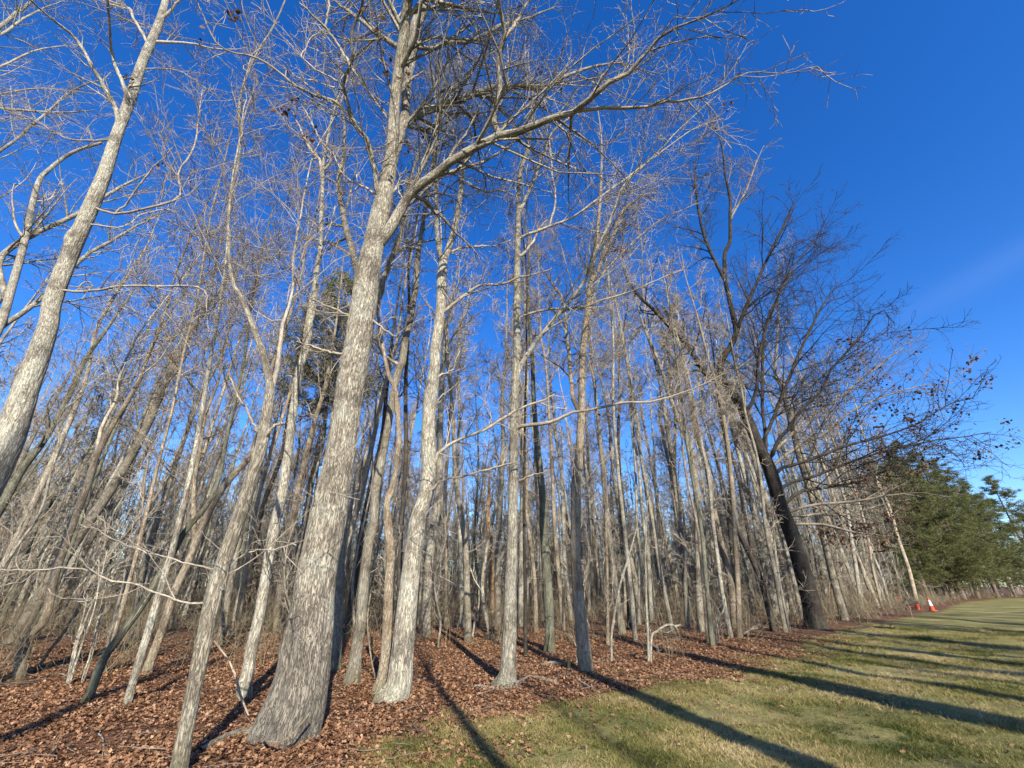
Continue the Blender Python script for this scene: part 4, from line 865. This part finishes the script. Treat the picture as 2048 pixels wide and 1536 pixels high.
for (hx, hy) in HERO:
    if math.hypot(hx, hy) < 13: zl += np.maximum(0, np.exp(-((x-hx)**2+(y-hy)**2)/.5)*rng.uniform(0, .045, len(x)))
m = len(x)
scatter('leaf_litter', [leaf_mesh(i) for i in range(7)], np.stack([x, y, gz(x, y)+zl], 1), np.stack([rng.normal(size=m)*.38, rng.normal(size=m)*.38, rng.uniform(0, 6.28, m)], 1),
        rng.uniform(.026, .062, m)*(1+d*.014), 'layer of curled russet oak leaves covering the forest floor', 'leaf litter')
def stick_mesh(seed):
    r = np.random.default_rng(seed); K = 6; P = np.cumsum(np.concatenate([np.zeros((1, 3)), np.array([[.2, 0, 0]])+r.normal(size=(K-1, 3))*np.array([0, .06, .012])]), 0)[None]
    b = Bag(); tubes(b, P, np.linspace(.012, .006, K)[None], 4); a, r_, _ = spawn(P, np.full((1, K), .009), 2, .3, .8, (.5, .9), .5, 4, .1, -.02, .7, .005); a[..., 2] *= .3; tubes(b, a, r_, 3); return b.mesh('twig', B_BROWN)
n_ = 1300; d = 5+22*rng.random(n_); ang = rng.uniform(-1.0, .8, n_); x = d*np.sin(ang); y = d*np.cos(ang); e = edge_dist(x, y)
ok = (e < -.1) | (rng.random(n_) < .05); x, y = x[ok], y[ok]; m = len(x)
scatter('twig_litter', [stick_mesh(i) for i in range(5)], np.stack([x, y, gz(x, y)+.035], 1), np.stack([rng.normal(size=m)*.08, rng.normal(size=m)*.12, rng.uniform(0, 6.28, m)], 1), rng.uniform(.12, .5, m), 'small fallen twigs strewn over the leaf litter', 'twigs')
def tuft(seed):
    r = np.random.default_rng(seed); k = 9; c = np.concatenate([r.normal(size=(k, 2))*.022, np.full((k, 1), -.003)], 1); yaw = r.uniform(0, 6.28, k)
    s = np.stack([np.cos(yaw), np.sin(yaw), 0*yaw], 1)*r.uniform(.002, .0036, (k, 1)); tip = c+(np.array([0, 0, 1])+r.normal(size=(k, 3))*np.array([1.1, 1.1, 0]))*r.uniform(.012, .034, (k, 1))
    b = Bag(); b.add(np.stack([c+s, c-s, tip], 1), T=np.arange(k*3).reshape(-1, 3), A=np.repeat(np.clip(r.normal(.5, .25, k), 0, 1), 3)); return b.mesh('tuft', M_GRASS, smooth=False)
n_ = 170000; d = 4.8+22*rng.random(n_)**1.1; ang = rng.uniform(-.35, .93, n_); x = d*np.sin(ang); y = d*np.cos(ang)
e = edge_dist(x, y)+(fbm(x*1.1, y*1.1, 91, 3)-.45)*2.6; den = fbm(x*1.4, y*1.4, 61, 4)
keep = (e > -.4) & (rng.random(n_) < np.clip((den-.38)*5, .08, .8)) & (np.abs(x) < 1+y*1.35)
x, y, d, den = x[keep], y[keep], d[keep], den[keep]; m = len(x)
scatter('lawn_grass', [tuft(i) for i in range(8)], np.stack([x, y, gz(x, y)], 1), np.stack([0*x, 0*x, rng.uniform(0, 6.28, m)], 1), rng.uniform(.6, 1.5, m)*(.75+.6*den)*(1+d*.04), 'short patchy green and straw-coloured winter grass', 'grass')

# ---- fallen wood
def fallen(name, label, pts, mat=B_PALE, twigs=0, cat='stick', h=.03):
    C = []
    for (px, py, wd) in pts:
        g = ground_at(px, py); t_ = np.linalg.norm(g)/np.linalg.norm(ray(px, py)[:2]); r = max(.006, width_m(wd, px, t_)/2)
        C.append((g[0], g[1], float(gz(g[0], g[1]))+r*.6+h*.4, r))
    C = np.array(C); org = np.array([C[0, 0], C[0, 1], 0]); q = resample(C, 24)
    q[:, :2] += np.cumsum(rng.normal(size=(24, 2))*.006, 0)
    b = Bag(); tubes(b, q[None, :, :3], q[None, :, 3], 9)
    if twigs:
        a, r_, _ = spawn(q[None, :, :3], q[None, :, 3], twigs, .2, .95, (.5, .9), .3, 6, .1, .02, .5, .004, .15, .8); a[..., 2] = np.maximum(a[..., 2], .02); tubes(b, a, r_, 5)
    o = b.build(name, mat, origin=org); o.location = org; tag(o, label, cat)
fallen('fallen_branch', 'pale short branch lying left of the straight pale tree foot', [(942,1377,5),(965,1379,6),(990,1383,6)])
fallen('fallen_branch', 'thick pale branch lying right against the straight pale tree foot', [(1012,1380,8),(1035,1372,8),(1055,1362,6)])
fallen('fallen_branch', 'decayed grey branch lying between the straight pale tree and the tan bowed tree', [(1056,1359,7),(1085,1364,7),(1117,1370,5)], B_TAN)
fallen('fallen_stick', 'long pale stick pointing toward the camera below the tan bowed tree', [(1130,1350,4),(1150,1362,4),(1170,1374,4),(1195,1390,3)])
fallen('fallen_stick', 'thin stick crossing behind the long pale stick', [(1100,1369,3),(1120,1358,3),(1130,1355,3),(1155,1354,2)], B_GREY, 2)
fallen('fallen_branch', 'pale rotten branch lying behind the thin crossed sticks', [(1082,1336,5),(1105,1331,6),(1130,1336,5)], B_PALE)
fallen('fallen_log', 'half-buried weathered log left of the big oak foot', [(398,1513,16),(440,1490,18),(488,1474,18)], B_GREY, 0, 'log')
fallen('fallen_stick', 'thin bare stick lying in the shade at the lawn edge by the big oak', [(850,1490,3),(875,1500,3),(900,1506,2)], B_TAN, 2)
fallen('fallen_branch', 'pale branch lying among the leaves right of the lichen-patched grey tree foot', [(820,1398,5),(838,1402,4),(855,1412,3)], B_PALE, 1)
fallen('fallen_branch', 'forked grey branch lying on the leaves left of the big dark oak', [(1480,1275,4),(1500,1262,4),(1530,1258,3)], B_PALE, 4)
fallen('brush_branch', 'dark branch lying across the lawn edge right of the big dark oak', [(1700,1262,4),(1740,1258,5),(1790,1262,4)], B_DARK, 6)
fallen('fallen_stick', 'thin twig lying alone on the lawn at right', [(1715,1312,2),(1725,1308,2),(1732,1302,1.5)], B_PALE, 1)
fallen('fallen_branch', 'long pale branch lying across the lawn edge behind the dark branch', [(1690,1270,3),(1730,1272,3),(1760,1280,3)], B_TAN, 3)
fallen('fallen_stick', 'curved thin stick in the leaf litter at lower left', [(205,1520,4),(206,1490,4),(200,1456,3)], B_PALE)
fallen('fallen_stick', 'pale straight stick on the leaves left, behind the slim pale tree', [(330,1330,3),(360,1310,3),(385,1290,2)], B_PALE)
# hanging dead branch propped against the tall pale tree
C = []
g0 = ground_at(498, 1432)
for px, py, wd in [(498,1432,4),(481,1391,5),(470,1349,5),(452,1313,5),(429,1282,4)]:
    p, t_ = at(px, py, g0[1]); C.append((*p, width_m(wd, px, t_)/2))
q = resample(np.array(C), 20); b = Bag(); tubes(b, q[None, :, :3], q[None, :, 3], 8); o = b.build('dead_branch', B_TAN, origin=(g0[0], g0[1], 0)); o.location = (g0[0], g0[1], 0)
tag(o, 'dead branch propped up between the slanting furrowed tree and the tall pale tree', 'branch')
# vine curling over the big oak's foot
C = []
for px, py, wd, Yv in [(524,1472,5,5.62),(535,1482,5,5.50),(556,1485,5,5.45),(582,1471,5,5.5),(600,1450,4,5.58),(619,1426,4,5.68)]:
    p, t_ = at(px, py, Yv); C.append((*p, width_m(wd, px, t_)/2))
q = resample(np.array(C), 24); b = Bag(); tubes(b, q[None, :, :3], q[None, :, 3], 8); org = (C[0][0], C[0][1], 0); o = b.build('vine', B_TAN, origin=org); o.location = org
tag(o, 'thin curved vine looping across the foot of the big oak', 'vine')
# charred stump
g = ground_at(1138, 1345); S = resample(np.array([[0, 0, -.05, .06], [0, 0, .05, .05], [.01, 0, .16, .04], [.02, .01, .24, .02]]), 14)
b = Bag(); trunk(b, S, 14, ridge=.01, lobes=.3, seed=5); V = b.V[0]; b.add(V[-14:].mean(0, keepdims=True)+np.array([[0, 0, .01]])); b.T.append(np.array([[13*14+j, 13*14+(j+1) % 14, 14*14] for j in range(14)]))
o = b.build('stump', B_DARK); o.location = (g[0], g[1], gz(g[0], g[1])); tag(o, 'small black broken stump left of the tan bowed tree', 'stump')

# ---- traffic cone, hand cart, bucket, rocks
def plain(name, col, rough=.55):
    m, t, p = newmat(name); tcn = nd(t, 'ShaderNodeTexCoord')
    nz = nd(t, 'ShaderNodeTexNoise', i_Scale=7.0, i_Detail=6.0, i_Roughness=.7); t.links.new(tcn.outputs['Object'], nz.inputs['Vector'])
    t.links.new(ramp(t, nz.outputs['Fac'], [(.3, tuple(c*.6 for c in col)), (.55, col)]), p.inputs['Base Color']); p.inputs['Roughness'].default_value = rough
    return m
M_OR = plain('orange_plastic', (.48, .085, .04), .75); M_WH = plain('reflective_white', (.72, .71, .68)); M_BK = plain('black_plastic', (.02, .02, .022)); M_RD = plain('red_paint', (.35, .03, .03))
def lathe(prof, seg=24):
    b = Bag(); prof = np.array(prof, float); th = np.arange(seg)/seg*2*np.pi; k = len(prof)
    V = np.stack([prof[:, 0][:, None]*np.cos(th), prof[:, 0][:, None]*np.sin(th), np.repeat(prof[:, 1][:, None], seg, 1)], -1)
    i, j = np.meshgrid(np.arange(k-1), np.arange(seg), indexing='ij'); j2 = (j+1) % seg
    b.add(V, Q=np.stack([i*seg+j, i*seg+j2, (i+1)*seg+j2, (i+1)*seg+j], -1)); return b
def box(b, c, s, taper=1.0, rot=0.0, bev=.12):
    x, y, z = np.array(s)/2; k = 1-bev
    ring = lambda f, zz: [(a_*x*f, b_*y*f, zz) for a_, b_ in [(-1, -k), (-k, -1), (k, -1), (1, -k), (1, k), (k, 1), (-k, 1), (-1, k)]]
    V = np.array(ring(1-bev*.5, -z)+ring(1, -z*.85)+ring(taper, z*.85)+ring(taper*(1-bev*.5), z)); ca, sa = math.cos(rot), math.sin(rot)
    V = V@np.array([[ca, sa, 0], [-sa, ca, 0], [0, 0, 1]])+np.array(c)
    Q = [[r*8+j, r*8+(j+1) % 8, (r+1)*8+(j+1) % 8, (r+1)*8+j] for r in range(3) for j in range(8)]
    V = np.vstack([V, np.array([c])+[[0, 0, -z]], np.array([c])+[[0, 0, z]]])
    T = [[(j+1) % 8, j, 32] for j in range(8)]+[[24+j, 24+(j+1) % 8, 33] for j in range(8)]
    b.add(V, Q=Q, T=T)
g = ground_at(1866, 1223); zc = float(gz(g[0], g[1]))
root = empty('traffic_cone', (g[0], g[1], zc)); tag(root, 'orange traffic cone with a white collar standing at the lawn edge', 'traffic cone')
b = Bag(); box(b, (0, 0, .03), (.42, .42, .05), .96, .4); b.build('base', M_OR, root, smooth=False)
lathe([(.165, .05), (.15, .08), (.115, .34)]).build('lower_body', M_OR, root)
lathe([(.118, .34), (.112, .36), (.066, .68), (.066, .69)]).build('reflective_collar', M_WH, root)
lathe([(.062, .69), (.055, .74), (.032, .90), (.022, .92), (.018, .90)]).build('tip', M_OR, root)
g = ground_at(1822, 1220); zc = float(gz(g[0], g[1]))
root = empty('hand_cart', (g[0], g[1], zc)); root.rotation_euler = (0, 0, -.25); tag(root, 'black hand cart with a red handle parked at the edge of the woods', 'hand cart')
b = Bag(); box(b, (.05, 0, .42), (.75, .5, .30), 1.15); b.build('tub', M_BK, root, smooth=False)
b = Bag()
pth = np.array([[-.5, -.22, .15, .016], [-.5, -.22, .9, .016], [-.52, -.2, 1.0, .016], [-.52, .2, 1.0, .016], [-.5, .22, .9, .016], [-.5, .22, .15, .016]])
q = resample(pth, 40); tubes(b, q[None, :, :3], q[None, :, 3], 8); b.build('handle', M_RD, root)
b = Bag()
for s_ in (-.2, .2):
    q = resample(np.array([[-.5, s_, .2, .018], [0, s_, .22, .018], [.45, s_, .2, .018]]), 8); tubes(b, q[None, :, :3], q[None, :, 3], 8)
q = resample(np.array([[-.3, -.2, .2, .018], [-.3, 0, .2, .018], [-.3, .2, .2, .018]]), 6); tubes(b, q[None, :, :3], q[None, :, 3], 8)
b.build('frame', M_RD, root)
for sx in (-.3, .35):
    for s_ in (-.27, .27):
        b = lathe([(.03, -.03), (.11, -.03), (.13, -.015), (.13, .015), (.11, .03), (.03, .03), (.03, -.03)], 20); o = b.build('wheel', M_BK, root); o.rotation_euler = (math.pi/2, 0, 0); o.location = (sx, s_, .12)
b = Bag(); box(b, (.0, 0, .66), (.5, .36, .22), .7, .3); b.build('load', M_BK, root, smooth=False)
g = ground_at(1837, 1221)
root = empty('bucket', (g[0], g[1], float(gz(g[0], g[1])))); tag(root, 'small orange bucket between the hand cart and the traffic cone', 'bucket')
lathe([(.0, .01), (.11, .0), (.12, .02), (.15, .33), (.165, .34), (.165, .36), (.148, .36), (.115, .03), (0, .03)]).build('shell', M_OR, root)
b = Bag(); th = np.linspace(0, np.pi, 12); q = np.stack([.155*np.cos(th), np.full(12, -.05)-.05*np.sin(th), .34-.12*np.sin(th)], 1); tubes(b, q[None], np.full((1, 12), .005), 6); b.build('bail', M_BK, root)
M_ROCK = plain('pale_rock', (.5, .45, .38), .9)
for px, py, s_, lb in [(1936, 1190, .5, 'pale rock at the far end of the lawn under the pines'), (1928, 1191, .3, 'smaller pale rock left of the far rock')]:
    g = ground_at(px, py); b = lathe([(.0, -.4), (.7, -.3), (1, 0), (.85, .35), (.45, .6), (0, .66)], 12); V = b.V[0]; V *= s_*(1+.25*(noise_xy(V[:, 0]*4+9, V[:, 1]*4+V[:, 2]*3+5, 8)-.5))[:, None]
    o = b.build('rock', M_ROCK, smooth=False); o.location = (g[0], g[1], float(gz(g[0], g[1]))); tag(o, lb, 'rock')

# ---- trees behind the camera, whose shadows stripe the lawn
SPARSE = []
for H, r0 in [(19, .16), (21, .2), (17, .13)]:
    b, cb = proto(H, r0, 8, .55, (3, 2, 1), .008, False, low=0); SPARSE.append(('bare_tree', b.mesh('bare_trunk', B_GREY), cb.mesh('bare_crown', B_TWIG)))
def behind(c, dist, i, s, label):
    i = i % 3
    n_ = np.array([.959, .284]); d_ = np.array([.284, -.959]); p = n_*c+d_*dist
    root = empty(SPARSE[i][0], (p[0], p[1], 0)); tag(root, label, 'tree', 'trees behind the camera')
    k = 1.15 if c < 8 else 1.9; root.scale = (s*k, s*k, s); root.rotation_euler = (0, 0, rng.uniform(0, 6.28))
    link('trunk', SPARSE[i][1], root); link('crown', SPARSE[i][2], root)
rowb = [(7.1, 9, 3, 1.1), (4.04, 6.5, 1, 1.1), (1.42, 8, 5, .9), (-3.45, 7, 3, .9), (8.5, 14, 1, 1.2), (9.8, 11, 3, .9), (11.6, 16, 2, 1), (12.6, 22, 1, 1.2), (13.8, 10, 3, 1.1), (15.4, 15, 5, 1.1), (16.8, 22, 1, 1.2),
  (18.0, 12, 1, 1.2), (19.4, 18, 0, 1.2), (20.9, 14, 3, 1.1), (22.4, 18, 2, 1.1), (24, 12, 0, 1.1), (25.8, 14, 3, 1.2), (27.5, 20, 1, 1.2), (29, 16, 5, 1.2), (31, 22, 0, 1.2), (33, 18, 3, 1.2), (36, 16, 1, 1.2), (40, 18, 0, 1.3), (2.9, 20, 2, 1.0), (5.6, 24, 5, 1), (-6.5, 16, 1, 1.0)]
ords = 'first second third fourth fifth sixth seventh eighth ninth tenth eleventh twelfth thirteenth fourteenth fifteenth sixteenth seventeenth eighteenth nineteenth twentieth'.split()
ords += ['twenty-'+q for q in ords[:9]]
for k, (c, dist, i, s) in enumerate(sorted(rowb)):
    behind(c, dist, i, s, '%s bare tree from the left in the row behind the camera' % ords[k])
